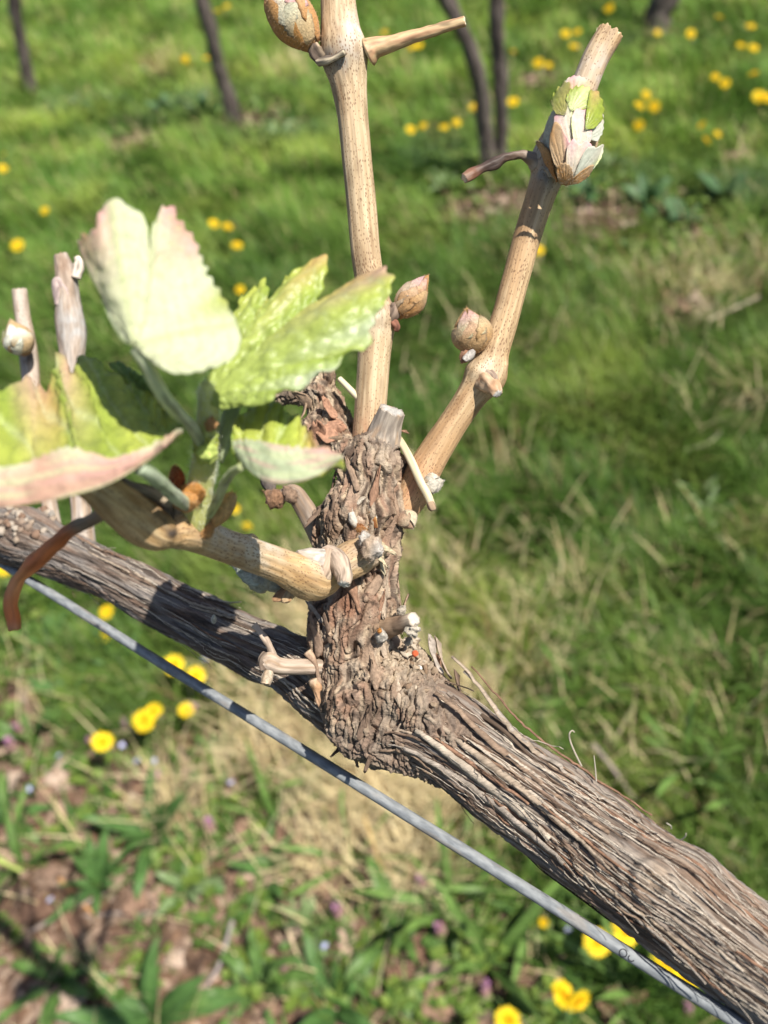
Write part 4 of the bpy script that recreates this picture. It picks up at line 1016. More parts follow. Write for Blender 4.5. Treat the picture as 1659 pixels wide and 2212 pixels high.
bud_leaf((1254, 330), [(1238, 300), (1234, 262), (1240, 240), (1258, 232), (1274, 240), (1280, 268), (1276, 305)], 'blbkbkb', 'b', .0007, 5)
bud_leaf((1232, 394), [(1222, 350), (1226, 318), (1240, 300), (1252, 312), (1264, 304), (1278, 314), (1274, 350), (1254, 378)], 'abkbkkbh', 'b', .0014, 6)
bud_leaf((1234, 396), [(1252, 350), (1270, 318), (1290, 318), (1303, 312), (1300, 338), (1284, 362), (1258, 384)], 'hhhblhh', 'h', .0018, 7, 12)
bud_leaf((1268, 300), [(1276, 262), (1286, 236), (1297, 232), (1303, 252), (1302, 284), (1290, 306)], 'hhbbhh', 'h', .0003, 8)
bud_leaf((1232, 240), [(1222, 214), (1232, 194), (1250, 186), (1268, 188), (1282, 200), (1280, 222), (1262, 236)], 'vvvlvvv', 'l', .0009, 9, 9, M_LEAFG, 7.)
bud_leaf((1264, 280), [(1266, 250), (1270, 222), (1276, 196), (1290, 198), (1300, 216), (1304, 240), (1298, 262), (1282, 278)], 'vvvtvvvv', 'v', .0013, 10, 8, M_LEAFG, 7.)
bud_leaf((1220, 250), [(1200, 246), (1191, 222), (1198, 200), (1212, 184), (1228, 176), (1232, 196), (1228, 222)], 'eeveetv', 'e', .0008, 11, 8, M_LEAFG, 7.)
bud_leaf((1240, 210), [(1215, 196), (1222, 174), (1240, 164), (1262, 168), (1276, 184), (1262, 196)], 'abkbab', 'a', .0001, 12, 9)
bud_leaf((1226, 400), [(1240, 384), (1262, 366), (1282, 356), (1272, 380), (1250, 396)], 'ooaoo', 'o', .0022, 13)
bud_leaf((1222, 402), [(1204, 384), (1204, 362), (1218, 352), (1234, 362), (1238, 386)], 'aoaao', 'o', .0024, 14)
pod('accessory_bud', 1205, 375, .1925, 1176, 362, .191, 13, (.48, .44, .38), big, seed=3)
# bud at the top left of the upright cane
felt_bud('bud', vine, (682, 112, .1955), (560, -62, .189), .0043, [(-.9, .06, .62, .75, .05, ORG, (.62, .40, .22)), (.1, .10, .44, .75, .03, (.60, .44, .24), (.62, .60, .44)), (.9, .12, .62, .7, .05, (.58, .30, .10), (.62, .34, .14)), (-.5, .40, .5, .6, .05, (.66, .40, .38), (.72, .66, .60)), (.35, .36, .5, .62, .03, (.66, .62, .46), (.74, .45, .40))],
         (.66, .48, .30), 5, 1100, .0009, ORG)
# bud to the right of the upright cane's lower node
felt_bud('bud', vine, (860, 686, .2035), (926, 594, .2005), .0029, [(-.8, .08, .66, .75, .04, ORG, TAN), (.15, .10, .6, .75, .03, (.54, .32, .15), (.58, .40, .26)), (.9, .10, .6, .7, .05, (.56, .42, .28), (.60, .48, .36)), (-.2, .42, .52, .6, .03, (.54, .33, .17), (.56, .36, .30)), (.5, .44, .5, .55, .05, (.56, .44, .34), (.58, .38, .38))],
         (.60, .40, .22), 7, 900, .0008, ORG)
tw([(842, 690, .203, 12), (852, 672, .202, 13), (854, 655, .202, 8)], 'leaf_scar', upright, (.20, .145, .11), None, M_DEAD, 30, 18, 61, amp=2.2)
tw([(850, 694, .203, 10), (858, 706, .2025, 7), (856, 716, .2025, 4)], 'leaf_scar', upright, (.20, .09, .06), None, M_DEAD, 24, 14, 62, amp=1.6)
tw([(694, 128, .195, 13), (682, 112, .1945, 13), (676, 96, .194, 9)], 'leaf_scar', upright, (.15, .11, .085), (.38, .29, .2), M_DEAD, 30, 18, 63, amp=2.4)
tw([(690, 134, .195, 10), (715, 128, .1925, 8), (745, 112, .191, 6)], 'leaf_scar', upright, (.14, .11, .09), (.6, .5, .36), M_DEAD, 34, 14, 64, amp=1.2)
# bud on the left of the leaning cane's lower node
felt_bud('bud', vine, (1028, 764, .1985), (1008, 664, .1955), .0040, [(-.8, .06, .72, .8, .05, (.48, .28, .12), (.52, .40, .24)), (.2, .08, .66, .8, .03, (.50, .32, .16), (.54, .36, .24)), (1.0, .05, .6, .7, .05, (.50, .32, .16), (.50, .40, .26)), (-.2, .42, .54, .6, .03, (.50, .42, .26), (.58, .36, .32)), (.5, .40, .54, .55, .03, (.50, .44, .28), (.58, .36, .34))],
         (.60, .42, .24), 9, 1000, .0010, (.46, .26, .12))
pod('accessory_bud', 1012, 758, .1965, 998, 784, .195, 13, (.34, .18, .11), vine, seed=14)
G, C = sheet(P(1024, 756, .194), P(998, 782, .194)-P(1024, 756, .194), -FWD-RIGHT*.3, .0032, .0018, .9, .1, 10, 7, .4, .5, .02, 0, 3, (.46, .42, .38)); V, F, C = shell(G, C, .0004); obj('bud_scale', mesh('bud_scale', V, F, M_FELT, C, V*1000), leaning)
# small buds and white woolly stubs around the spur
felt_bud('bud', vine, (918, 1052, .199), (958, 1038, .1965), .0021, [(0, .1, .8, .9, .1, (.52, .47, .39), (.60, .55, .46)), (1.0, .1, .8, .7, .1, (.46, .35, .24), (.70, .62, .50))], (.76, .72, .64), 11, 700, .0007, (.6, .52, .44))
felt_bud('bud', vine, (868, 1108, .2005), (892, 1142, .1985), .0021, [(-.3, .05, .8, .9, .1, (.34, .22, .15), (.52, .40, .28)), (.9, .1, .9, .7, .2, (.56, .46, .32), (.62, .52, .38))], (.60, .50, .38), 12, 500, .0007, (.30, .2, .14))
open_bud = felt_bud('opened_bud', vine, (790, 1160, .1985), (782, 1080, .1965), .0030, [(-1.0, .0, .7, .5, .3, (.66, .58, .48), (.74, .70, .62)), (1.0, .05, .8, .45, .35, (.44, .24, .10), (.74, .66, .55)), (.3, .0, .5, .5, .1, (.52, .30, .12), (.46, .20, .08))], (.72, .66, .56), 13, 600, .0007, (.34, .17, .08))
tw([(770, 1092, .196, 4), (785, 1078, .1955, 5), (800, 1090, .1955, 5), (812, 1108, .196, 4)], 'bud_scale', open_bud, (.56, .47, .36), (.66, .60, .50), M_FELT, 40, 14, 3)
tw([(760, 1108, .195, 8), (764, 1125, .1945, 9), (768, 1138, .195, 5)], 'bud_scale', open_bud, (.52, .47, .40), (.62, .57, .49), M_FELT, 30, 14, 4)
tw([(800, 1106, .1945, 6), (808, 1122, .194, 6), (812, 1140, .1945, 4)], 'bud_scale', open_bud, (.28, .10, .04), (.52, .28, .1), M_FELT, 30, 14, 5)
st1 = tw([(826, 1358, .199, 26, .36, .25, .16), (850, 1352, .196, 21, .26, .18, .12), (875, 1345, .193, 17, .22, .155, .11), (895, 1338, .191, 17, .40, .33, .26)], 'pruned_stub', spur, (.3, .2, .1), None, M_DEAD, 50, 26, 71, capcol=(.56, .50, .42))
r = np.random.default_rng(4)
pod('woolly_bud', 884, 1372, .192, 902, 1350, .190, 13, (.46, .41, .34), spur, seed=22, nz=.7)
pod('woolly_bud', 826, 1385, .196, 820, 1360, .1925, 12, (.36, .33, .29), spur, seed=23, nz=.4, tip=(.46, .42, .36))
pod('bud_core', 820, 1366, .1926, 820, 1358, .1915, 5, (.50, .22, .06), spur, seed=24)
pod('woolly_bud', 862, 1330, .197, 874, 1308, .1955, 9, (.42, .37, .30), spur, seed=25, nz=.5)
pod('woolly_bud', 876, 1395, .196, 890, 1376, .195, 8, (.40, .35, .28), spur, seed=26, nz=.5)
pod('woolly_bud', 462, 1346, .219, 462, 1328, .2155, 6, (.56, .53, .47), cordon, seed=27, nz=.1)
# pebbly frass on the shoulder of the spur
r = np.random.default_rng(12); B = Batch()
for k in range(130):
    x, y = 880+r.normal(0, 38), 1412+r.normal(0, 30)
    y += (x-885)*.5
    p, n = spur_pt(x, y)
    s = .00022+.0011*r.random()**2.5
    V, F4, F3, u = ellipsoid(p-n*s*.3, n+r.normal(0, .4, 3), s*r.uniform(.6, 1.1), s*r.uniform(.8, 1.6), 6, 7, 1.1, k, fat=.5)
    cc = np.array([(.27, .20, .14), (.34, .265, .19), (.22, .15, .10), (.42, .35, .27)][r.integers(0, 4)])
    B.add(V, F4, cc); B.F3.append(F3+B.n-len(V))
go_ = obj('bark_crumbs', B.mesh('bark_crumbs', M_FLAKE), spur); go_['kind'] = 'stuff'
p, n = spur_pt(894, 1417); V, F4, F3, u = ellipsoid(p-n*.0003, n, .00085, .0017, 10, 12, .1, 1, fat=.5)
tag(obj('red_speck', mesh('red_speck', V, [F4, F3], M_FELT, np.array([.56, .12, .05])*np.ones((len(V), 3)), V*1000), spur), None, None)
p, n = spur_pt(906, 1445); V, F4, F3, u = ellipsoid(p-n*.0003, n, .0007, .0014, 10, 12, .1, 1, fat=.5)
obj('white_speck', mesh('white_speck', V, [F4, F3], M_FELT, np.array([.8, .78, .7])*np.ones((len(V), 3)), V*1000), spur)
# dead side twig left of the spur
twig, _t = cane([(700, 1440, .203, 15), (670, 1440, .201, 17), (630, 1440, .199, 17), (600, 1438, .1975, 19), (580, 1430, .1965, 22), (566, 1428, .196, 15)], 'dead_twig', 120, 34, M_DEAD, (.36, .28, .22), (.54, .44, .35), seed=43)
tw([(588, 1420, .197, 10), (582, 1398, .1972, 8), (566, 1370, .1975, 7), (549, 1350, .198, 9)], 'side_twig', twig, (.40, .31, .24), seed=44, nt=16)
tw([(580, 1448, .196, 10), (577, 1462, .1955, 13), (574, 1478, .195, 11)], 'dry_bud', twig, (.50, .36, .24), (.64, .55, .42), M_FELT, 30, 18, 45, amp=1.5, capcol=(.52, .36, .22))
tw([(576, 1412, .196, 8), (566, 1426, .1955, 9), (568, 1446, .1955, 7)], 'leaf_scar', twig, (.22, .16, .12), (.45, .36, .28), M_DEAD, 30, 14, 46, amp=1.4)
tw([(664, 1408, .2, 10, .50, .36, .25), (674, 1422, .2, 8, .38, .26, .18), (684, 1445, .2, 5, .25, .17, .12), (690, 1480, .2, 4, .22, .16, .12)], 'dry_scale', twig, (.1, .1, .1), None, M_FLAKE, 40, 14, 47, amp=1.5)
tw([(676, 1468, .199, 10, .46, .34, .24), (682, 1484, .199, 11, .42, .25, .14), (684, 1502, .199, 6, .46, .28, .17), (700, 1545, .2, 4, .2, .14, .1)], 'dry_scale', twig, (.1, .1, .1), None, M_FLAKE, 40, 14, 48, amp=2)
flake_at(690, 1395, .009, .0034, (.26, .18, .13), 0.1, 77, .3, .6, lift=.0012)

# ---- canes of the next spur along the cordon, at the left edge
lc1, _t = cane([(118, 1150, .272, 17), (92, 1000, .274, 16), (72, 860, .276, 17), (63, 780, .277, 20), (58, 735, .277, 18), (50, 690, .277, 16), (42, 628, .277, 16)], 'spur_cane', 160, 36, M_CANE, (.42, .34, .28), (.52, .44, .37), seed=53, capcol=(.5, .42, .36),
               grey=[(62, 770, 16, (.12, .09, .07), .8)])
lc2, _t = cane([(185, 1200, .262, 24), (172, 1050, .264, 23), (160, 880, .266, 23), (155, 790, .267, 25), (155, 720, .268, 31), (150, 680, .268, 30), (146, 630, .268, 24), (141, 590, .268, 22), (132, 552, .268, 15)], 'spur_cane', 200, 44, M_DEAD, (.30, .26, .23), (.46, .40, .35), seed=63, rough=3.,
               grey=[(160, 705, 40, (.42, .40, .38), .8), (135, 570, 20, (.26, .18, .13), .8)])
felt_bud('bud', vine, (58, 768, .268), (22, 690, .264), .0042, [(-.5, .1, .66, .8, .05, (.48, .34, .18), (.72, .72, .60)), (.4, .1, .55, .8, .05, (.62, .60, .46), (.74, .74, .62)), (1.0, .2, .6, .6, .05, (.44, .30, .14), (.36, .38, .18)), (0, .35, .55, .6, .05, (.70, .72, .60), (.78, .78, .66))], (.66, .56, .40), 15, 500, .001, (.44, .24, .1))
tw([(150, 640, .266, 10), (126, 610, .266, 12), (126, 660, .266, 9)], 'dry_scale', lc2, (.36, .28, .26), seed=65)
tw([(165, 600, .266, 10), (172, 570, .266, 11), (166, 556, .266, 8)], 'dry_scale', lc2, (.58, .50, .42), seed=66)
# pale crumbly knuckle on the cordon at the left edge
B = Batch(); r = np.random.default_rng(3)
for k in range(34):
    i, j = nearest(45+r.normal(0, 34), 1130+r.normal(0, 26)); p = on_cordon(i, j); n = CT.dir[i, j]
    s = r.uniform(.0010, .0026)
    V, F4, F3, u = ellipsoid(p-n*s*.4, n+r.normal(0, .4, 3), s*.65, s*1.2, 7, 8, .6, k, fat=.5)
    cc = np.array([(.25, .185, .14), (.32, .25, .19), (.21, .135, .095), (.38, .32, .26)][r.integers(0, 4)])
    B.add(V, F4, cc); B.F3.append(F3+B.n-len(V))
k_ = obj('bark_crumbs', B.mesh('bark_crumbs', M_FLAKE), cordon); k_['kind'] = 'stuff'
pod('woolly_bud', 112, 1122, .262, 112, 1102, .258, 7, (.52, .47, .41), cordon, seed=28, nz=.2)

# ---- young leafy shoot
shoot = tube(pxpath([(424, 1140, .1575, 36), (425, 1112, .1545, 34), (430, 1070, .152, 30), (438, 1020, .149, 27), (446, 960, .1455, 25), (450, 905, .142, 23), (448, 860, .139, 19), (444, 830, .137, 12)]), 120, 40)
shoot.h = .00012*noise(pq(shoot, 10, 1), 3)
shoot.col = mixc(np.array([.66, .66, .22])*np.ones(shoot.S.shape+(3,)), np.array([.58, .62, .24]), sstep(0, .02, shoot.S))
sh = obj('leafy_shoot', tube_mesh('leafy_shoot', shoot, M_SHOOT, dome=(.2, .6)), vine)
def petiole(rows, c=(.50, .58, .36), c1=(.60, .66, .48), seed=0):
    return tw(rows, 'petiole', sh, c, c1, M_SHOOT, 60, 20, seed, dome=(.3, .4), amp=.4)
# A: tall pale leaf seen from its felted back
leaf_fan('leaf', (292, 748, .1200), [(262, 735, .1210), (225, 660, .1232), (196, 590, .1250), (168, 535, .1262), (178, 512, .1250), (203, 497, .1225), (214, 455, .1222), (246, 424, .1228), (272, 440, .1226), (305, 462, .1230), (320, 505, .1226), (317, 570, .1222), (316, 596, .1222), (322, 570, .1226), (330, 505, .1236), (347, 462, .1248), (366, 441, .1258), (388, 478, .1258), (420, 520, .1258), (440, 572, .1256),
          (452, 600, .1255), (480, 640, .1252), (510, 690, .1248), (520, 735, .1240), (500, 775, .1230), (440, 800, .1216), (385, 808, .1208), (350, 795, .1204), (318, 768, .1201)],
         'dsstpptrpwwccwwwwprpwwywwwwwww', 'c', 4, 41, .0004, veins=(.13, .30, .55, .80), tooth=.0008)
petiole([(296, 752, .1213, 17), (318, 790, .1225, 16), (342, 835, .1255, 15), (372, 880, .130, 15), (420, 930, .140, 13), (440, 975, .1455, 10)], (.56, .62, .40), (.64, .68, .50), 3)
# B: right-hand leaf with glossy toothed lobes
leaf_fan('leaf', (446, 868, .1385), [(440, 850, .1395), (458, 800, .1415), (482, 740, .1435), (500, 690, .1445), (516, 645, .145), (545, 622, .1455), (568, 600, .1455), (580, 645, .1440), (576, 705, .1425), (602, 650, .1435), (622, 596, .145), (660, 566, .1455), (703, 548, .1455), (704, 590, .1445), (688, 640, .143), (650, 715, .1405), (700, 660, .1415), (738, 625, .142), (772, 598, .1415), (806, 580, .1405), (846, 592, .138),
          (838, 640, .1365), (806, 690, .136), (792, 742, .135), (745, 758, .1345), (726, 792, .134), (690, 805, .134), (652, 838, .134), (600, 846, .1345), (575, 872, .135), (520, 876, .1365), (480, 884, .1375)],
         'gyygyyygtygyytyggygtttrymsmgssgmmm', 'm', 14, 34, .00075, M_LEAFG, 300, 46, .0011, .0016, (.16, .38, .62, .80))
# C: large left-hand leaf, folded, glossy face up
leaf_fold('leaf', [(385, 930, .132), (345, 975, .127), (290, 1015, .1235), (225, 1050, .1205), (150, 1072, .1185), (70, 1088, .1175), (-10, 1096, .117), (-90, 1085, .117)],
          [(392, 925, .1315), (350, 950, .127), (300, 972, .1245), (245, 990, .1225), (214, 985, .1215), (150, 968, .1205), (95, 985, .120), (40, 1005, .119), (-20, 1010, .1185), (-95, 1040, .118)],
          [(396, 905, .135), (345, 880, .139), (320, 855, .141), (285, 838, .142), (225, 800, .144), (178, 768, .144), (165, 800, .143), (148, 806, .1425), (122, 772, .143), (118, 830, .141), (100, 850, .140), (60, 824, .140), (20, 842, .139), (-30, 870, .137), (-95, 960, .131)],
          ('srcppwrcwp', 'gyygygyrgtrgyrt', 'gygyy', 'r'), 34, .0007, 13, n=110, m=32)
petiole([(300, 1010, .1255, 16), (325, 1024, .128, 15), (352, 1048, .135, 15), (378, 1072, .143, 16), (405, 1092, .150, 15)], (.46, .56, .34), (.58, .66, .48), 5)
# D: small leaf right of the shoot
leaf_fold('leaf', [(512, 985, .134), (545, 1022, .131), (590, 1044, .1295), (640, 1042, .1295), (690, 1025, .130), (738, 990, .132)],
          [(505, 952, .1345), (555, 952, .1315), (605, 962, .130), (650, 968, .130), (695, 970, .1305), (736, 982, .132)],
          [(500, 945, .138), (512, 912, .142), (545, 885, .144), (585, 868, .144), (612, 892, .143), (640, 912, .142), (668, 940, .140), (690, 965, .137), (738, 985, .135)],
          ('ssswpr', 'gyyygytrr', 'gyy', 's'), 44, .0006, 9, n=80, m=24)
petiole([(522, 1008, .133, 9), (500, 1022, .137, 9), (482, 1050, .143, 10), (468, 1085, .149, 11), (452, 1110, .153, 11)], (.50, .56, .24), (.60, .64, .38), 6)
# E: small dark leaf behind A's stalk, F: tiny folded leaf on the shoot
leaf_fan('leaf', (372, 890, .142), [(330, 888, .143), (290, 850, .144), (255, 812, .144), (235, 785, .145), (262, 786, .144), (300, 806, .142), (335, 826, .140), (365, 850, .138)], 'ddgdddd', 'd', 54, 9, .0005, M=M_LEAFG, nk=80, nr=20)
leaf_fan('leaf', (430, 1000, .145), [(418, 975, .144), (420, 940, .143), (430, 905, .142), (442, 885, .142), (462, 900, .142), (470, 940, .143), (468, 975, .144), (455, 998, .145)], 'gygtgyg', 'y', 64, 9, .0005, M=M_LEAFG, nk=80, nr=20)
leaf_fan('leaf', (480, 1000, .148), [(470, 960, .147), (478, 905, .146), (495, 865, .145), (520, 860, .145), (512, 905, .146), (500, 960, .147)], 'ssdss', 's', 74, 7, .0003, M=M_LEAFW, nk=60, nr=16)
pod('flower_cluster', 442, 1000, .1445, 458, 950, .1425, 22, (.50, .60, .16), sh, M_SHOOT, 31, .5)
pod('flower_cluster', 455, 930, .1405, 458, 900, .1395, 13, (.44, .24, .10), sh, M_SHOOT, 32, .5)
pod('flower_cluster', 402, 1098, .1515, 412, 1055, .1495, 15, (.52, .58, .40), sh, M_SHOOT, 33, .4)
for k, (x, y, x2, y2, d1, d2, w, c0, c1) in enumerate([(372, 1062, 384, 1006, .147, .145, .0032, (.34, .09, .03), (.24, .05, .02)), (380, 1090, 442, 1052, .147, .1435, .0040, (.68, .34, .10), (.66, .30, .07)), (368, 1082, 430, 1082, .146, .1435, .0036, (.60, .34, .14), (.60, .30, .1)),
                                                       (452, 1140, 508, 1062, .151, .148, .0034, (.58, .33, .12), (.70, .48, .24)), (470, 1128, 498, 1072, .1515, .149, .0026, (.52, .28, .1), (.62, .40, .2)), (395, 1130, 352, 1090, .152, .149, .003, (.50, .32, .16), (.52, .34, .18)), (425, 1150, 462, 1138, .151, .150, .003, (.44, .24, .1), (.54, .32, .14))]):
    a, b = P(x, y, d1), P(x2, y2, d2)
    a = a+unit(a-CAMP)*.0035; b = b+unit(b-CAMP)*.0035
    G, C = sheet(a, b-a, -FWD+RIGHT*(.3 if k % 2 else -.3), np.linalg.norm(b-a), w, .6, .1, 14, 9, .25, .45, .03, 0, k, c0, c1)
    V, F, C = shell(G, C, .00035); B = Batch(); B.add(V, F, C); fuzz(B, G.reshape(-1, 3), -FWD*np.ones((G.size//3, 3)), 500, .0011, (.66, .40, .18), np.random.default_rng(k), .00004)
    obj('bud_scale', B.mesh('bud_scale', M_FELT), sh)
# woolly hairs on the shoot and stalks
B = Batch(); pts = (shoot.c[:, None]+shoot.dir*shoot.R[..., None]).reshape(-1, 3); fuzz(B, pts, shoot.dir.reshape(-1, 3), 2600, .0011, (.76, .78, .68), np.random.default_rng(2), .00003)
fz = obj('fine_hair', B.mesh('fine_hair', M_FELT), sh); fz['kind'] = 'stuff'

# ------------------------------------------------------------------ trellis wire
wr = []
for x in (-420, -150, 40, 300, 600, 900, 1200, 1450, 1600, 1800, 2300):
    y = 1240+(x-40)*.6205
    if x > 1200: y += (x-1200)*.012
    d = 1/(1/.268 + (x/1659.)*(1/.1605-1/.268))
    wr.append((x, y, d, .00133*FPX/d))
t = tube(pxpath(wr), 420, 28)
t.h = .00002*noise(pq(t, 2, 1), 3)
t.col = mixc(np.array([.20, .215, .23])*np.ones(t.S.shape+(3,)), np.array([.29, .305, .315]), sstep(-.3, .3, noise(pq(t, 3, 1.0), 5)))
t.col = mixc(t.col, np.array([.34, .27, .20]), sstep(.28, .45, noise(pq(t, 9, 2), 8))*.3)
t.c = t.c+UP*(noise(np.stack([t.s*18, 0*t.s, 0*t.s], -1), 4)*.0005)[:, None]
wire = obj('trellis_wire', tube_mesh('trellis_wire', t, M_WIRE)); tag(wire, 'thin grey galvanised trellis wire running under the cordon', 'wire')
wxp, wyp, _ = to_px(t.c); k = int(np.argmin(np.abs(wxp-1351)))
B = Batch()
for off, R_ in ((0, .0007), (.0017, .00055)):
    c0 = t.c[k]+t.t[k]*off; 
    th = np.linspace(0, 2*PI*(1 if off == 0 else .6), 20)
    n_ = unit(-FWD-t.t[k]*((-FWD)@t.t[k])); s_ = np.cross(t.t[k], n_)
    pts = []
    for a in th:
        lat = math.sin(a)*R_; al = math.cos(a)*R_
        pts.append(list(c0+t.t[k]*al+s_*lat+n_*(math.sqrt(max(.00133**2-lat**2, 0))+.00003))+[.0001])
    tt = tube(np.array(pts), 40, 6); tt.col = np.array([.05, .05, .055])*np.ones(tt.S.shape+(3,))
    V = (tt.c[:, None]+tt.dir*tt.R[..., None]).reshape(-1, 3); B.add(V, grid_faces(40, 6, True), (.05, .05, .055))
obj('stain_ring', B.mesh('stain_ring', M_DEAD), wire)

# ------------------------------------------------------------------ straw caught behind the spur
t = tube(pxpath([(733, 818, .208, 6), (770, 855, .206, 7), (815, 898, .2045, 8), (850, 935, .2045, 8), (868, 958, .203, 8), (890, 1000, .199, 9), (908, 1040, .1965, 9), (924, 1070, .1955, 9), (934, 1094, .195, 8)]), 150, 16)
t.h = .00012*noise(pq(t, 10, .5), 3); t.col = mixc(np.array([.66, .58, .40])*np.ones(t.S.shape+(3,)), np.array([.50, .42, .26]), sstep(-.2, .3, noise(pq(t, 15, .5), 4)))
straw = obj('straw', tube_mesh('straw', t, M_STRAW, dome=(.3, .3))); tag(straw, 'pale dry straw caught across the spur and the leaning cane', 'straw')
tw([(930, 1086, .1948, 9), (934, 1096, .1945, 9), (936, 1102, .1945, 6)], 'tip', straw, (.30, .21, .14), seed=4, nt=14)

# ------------------------------------------------------------------ vines of the next rows
def back_vine(label, stems, seed):
    r = np.random.default_rng(seed)
    gx_, gy_ = stems[0][0]
    b = ground_at(gx_, gy_); b[2] = gz(b[0], b[1])
    o = thing('background_grapevine', label, 'grapevine', tuple(b), 'vines in the rows behind')
    top = None
    rowdir = unit(np.array([cpath[2, 0]-cpath[12, 0], cpath[2, 1]-cpath[12, 1], 0]))
    for k, st in enumerate(stems):
        g = ground_at(*st[0]); g[2] = gz(g[0], g[1])-.02
        d0 = (g-CAMP)@FWD
        pts = [list(g)+[st[0+1]*1.35]]
        rad = st[1]
        for (x, y, z) in st[2]:
            # stem point at height z, seen at (x, y): stands where that line of sight reaches the stem's own upright plane
            v = RIGHT*((x-CX)/FPX)+UP*((CY-y)/FPX)+FWD
            tpar = g[1]/v[1]
            pts.append(list(CAMP+v*tpar)+[rad])
        last = np.array(pts[-1][:3]); prev = np.array(pts[-2][:3]); dr = unit(last-prev)
        while last[2] < .86:
            last = last+unit(dr*np.array([.5, .5, 1]))*.12; pts.append(list(last+np.array([r.normal(0, .006), r.normal(0, .006), 0]))+[rad*.95])
        t = tube(np.array(pts), 90, 20)
        t.h = rad*(.22*noise(pq(t, 40, 9), seed+k)+.3*fbm(pq(t, 90, 30), seed+3+k, 2))
        t.col = mixc(np.array([.085, .066, .06])*np.ones(t.S.shape+(3,)), np.array([.17, .14, .125]), sstep(-.3, .3, noise(pq(t, 60, 8), seed+5)))
        obj('trunk', tube_mesh('trunk', t, M_TRUNK), o)
        top = np.array(pts[-1][:3])
    return o
back_vine('thin dark vine trunk in the row behind, above the pale young leaf', [((512, 288), .022, [(487, 190, .17), (462, 100, .34), (440, 15, .50), (425, -45, .62)])], 5)
back_vine('dark vine trunk in the row behind, at the corner of the view', [((72, 215), .022, [(56, 140, .14), (40, 60, .29), (30, -10, .43), (18, -80, .56)])], 6)
back_vine('pair of dark vine trunks rising from one foot between the two canes', [((1062, 382), .021, [(1050, 310, .10), (1040, 210, .24), (1015, 105, .40), (965, 0, .56), (930, -70, .68)]), ((1078, 372), .018, [(1083, 280, .13), (1080, 160, .29), (1073, 60, .44), (1068, -60, .62)])], 7)
back_vine('distant vine trunk two rows back, right of the leaning cane tip', [((1414, 66), .042, [(1424, 30, .12), (1440, -10, .26), (1455, -50, .4)])], 8)

# ------------------------------------------------------------------ dandelions
def dandelion_meshes(seed, opening=1.0):
    r = np.random.default_rng(seed); B = Batch()
    for ring, (n, L, up, r0) in enumerate([(30, .0175, .12, .004), (26, .0145, .45, .003), (20, .011, .85, .002), (14, .007, 1.3, .001)]):
        for k in range(n):
            a = 2*PI*(k+.5*ring+r.uniform(-.25, .25))/n
            el = up*opening+r.normal(0, .08)+(1-opening)*1.0
            d = np.array([math.cos(a)*math.cos(el), math.sin(a)*math.cos(el), math.sin(el)])
            s = np.array([-math.sin(a), math.cos(a), 0])*(.0017+.0004*r.random())
            p0 = np.array([math.cos(a), math.sin(a), 0])*r0
            l = L*r.uniform(.85, 1.1)
            V = np.array([p0-s*.6, p0+s*.6, p0+d*l*.7+s, p0+d*l*.7-s, p0+d*l+np.array([0, 0, -.001])+s*.7, p0+d*l+np.array([0, 0, -.001])-s*.7])
            c = np.array([.84, .62, .018]) if ring < 2 else np.array([.84, .52, .010])
            B.add(V, np.array([[0, 1, 2, 3], [3, 2, 4, 5]]), c*(1+.1*r.normal()))
    head = B.mesh('flower_head', M_PETAL)
    V, F4, F3, u = ellipsoid(np.array([0, 0, -.011]), np.array([0, 0, 1.]), .0052, .0125, 8, 10, .1, seed, fat=.5)
    cup_ = mesh('green_cup', V, [F4, F3], M_WEED, np.array([.12, .20, .05])*np.ones((len(V), 3)))
    return head, cup_
DHEAD = [dandelion_meshes(s, o) for s, o in ((1, 1.0), (2, .95), (3, 1.05), (4, .8))]
def stem_mesh(h):
    t = tube(np.array([[0, 0, -.01, .0019], [.004, 0, h*.5, .0018], [0, 0, h-.008, .0018]]), 8, 7)
    t.col = np.array([.22, .30, .10])*np.ones(t.S.shape+(3,)); return tube_mesh('stem', t, M_WEED)
STEMS = {h: stem_mesh(h) for h in (.05, .08, .11, .14)}
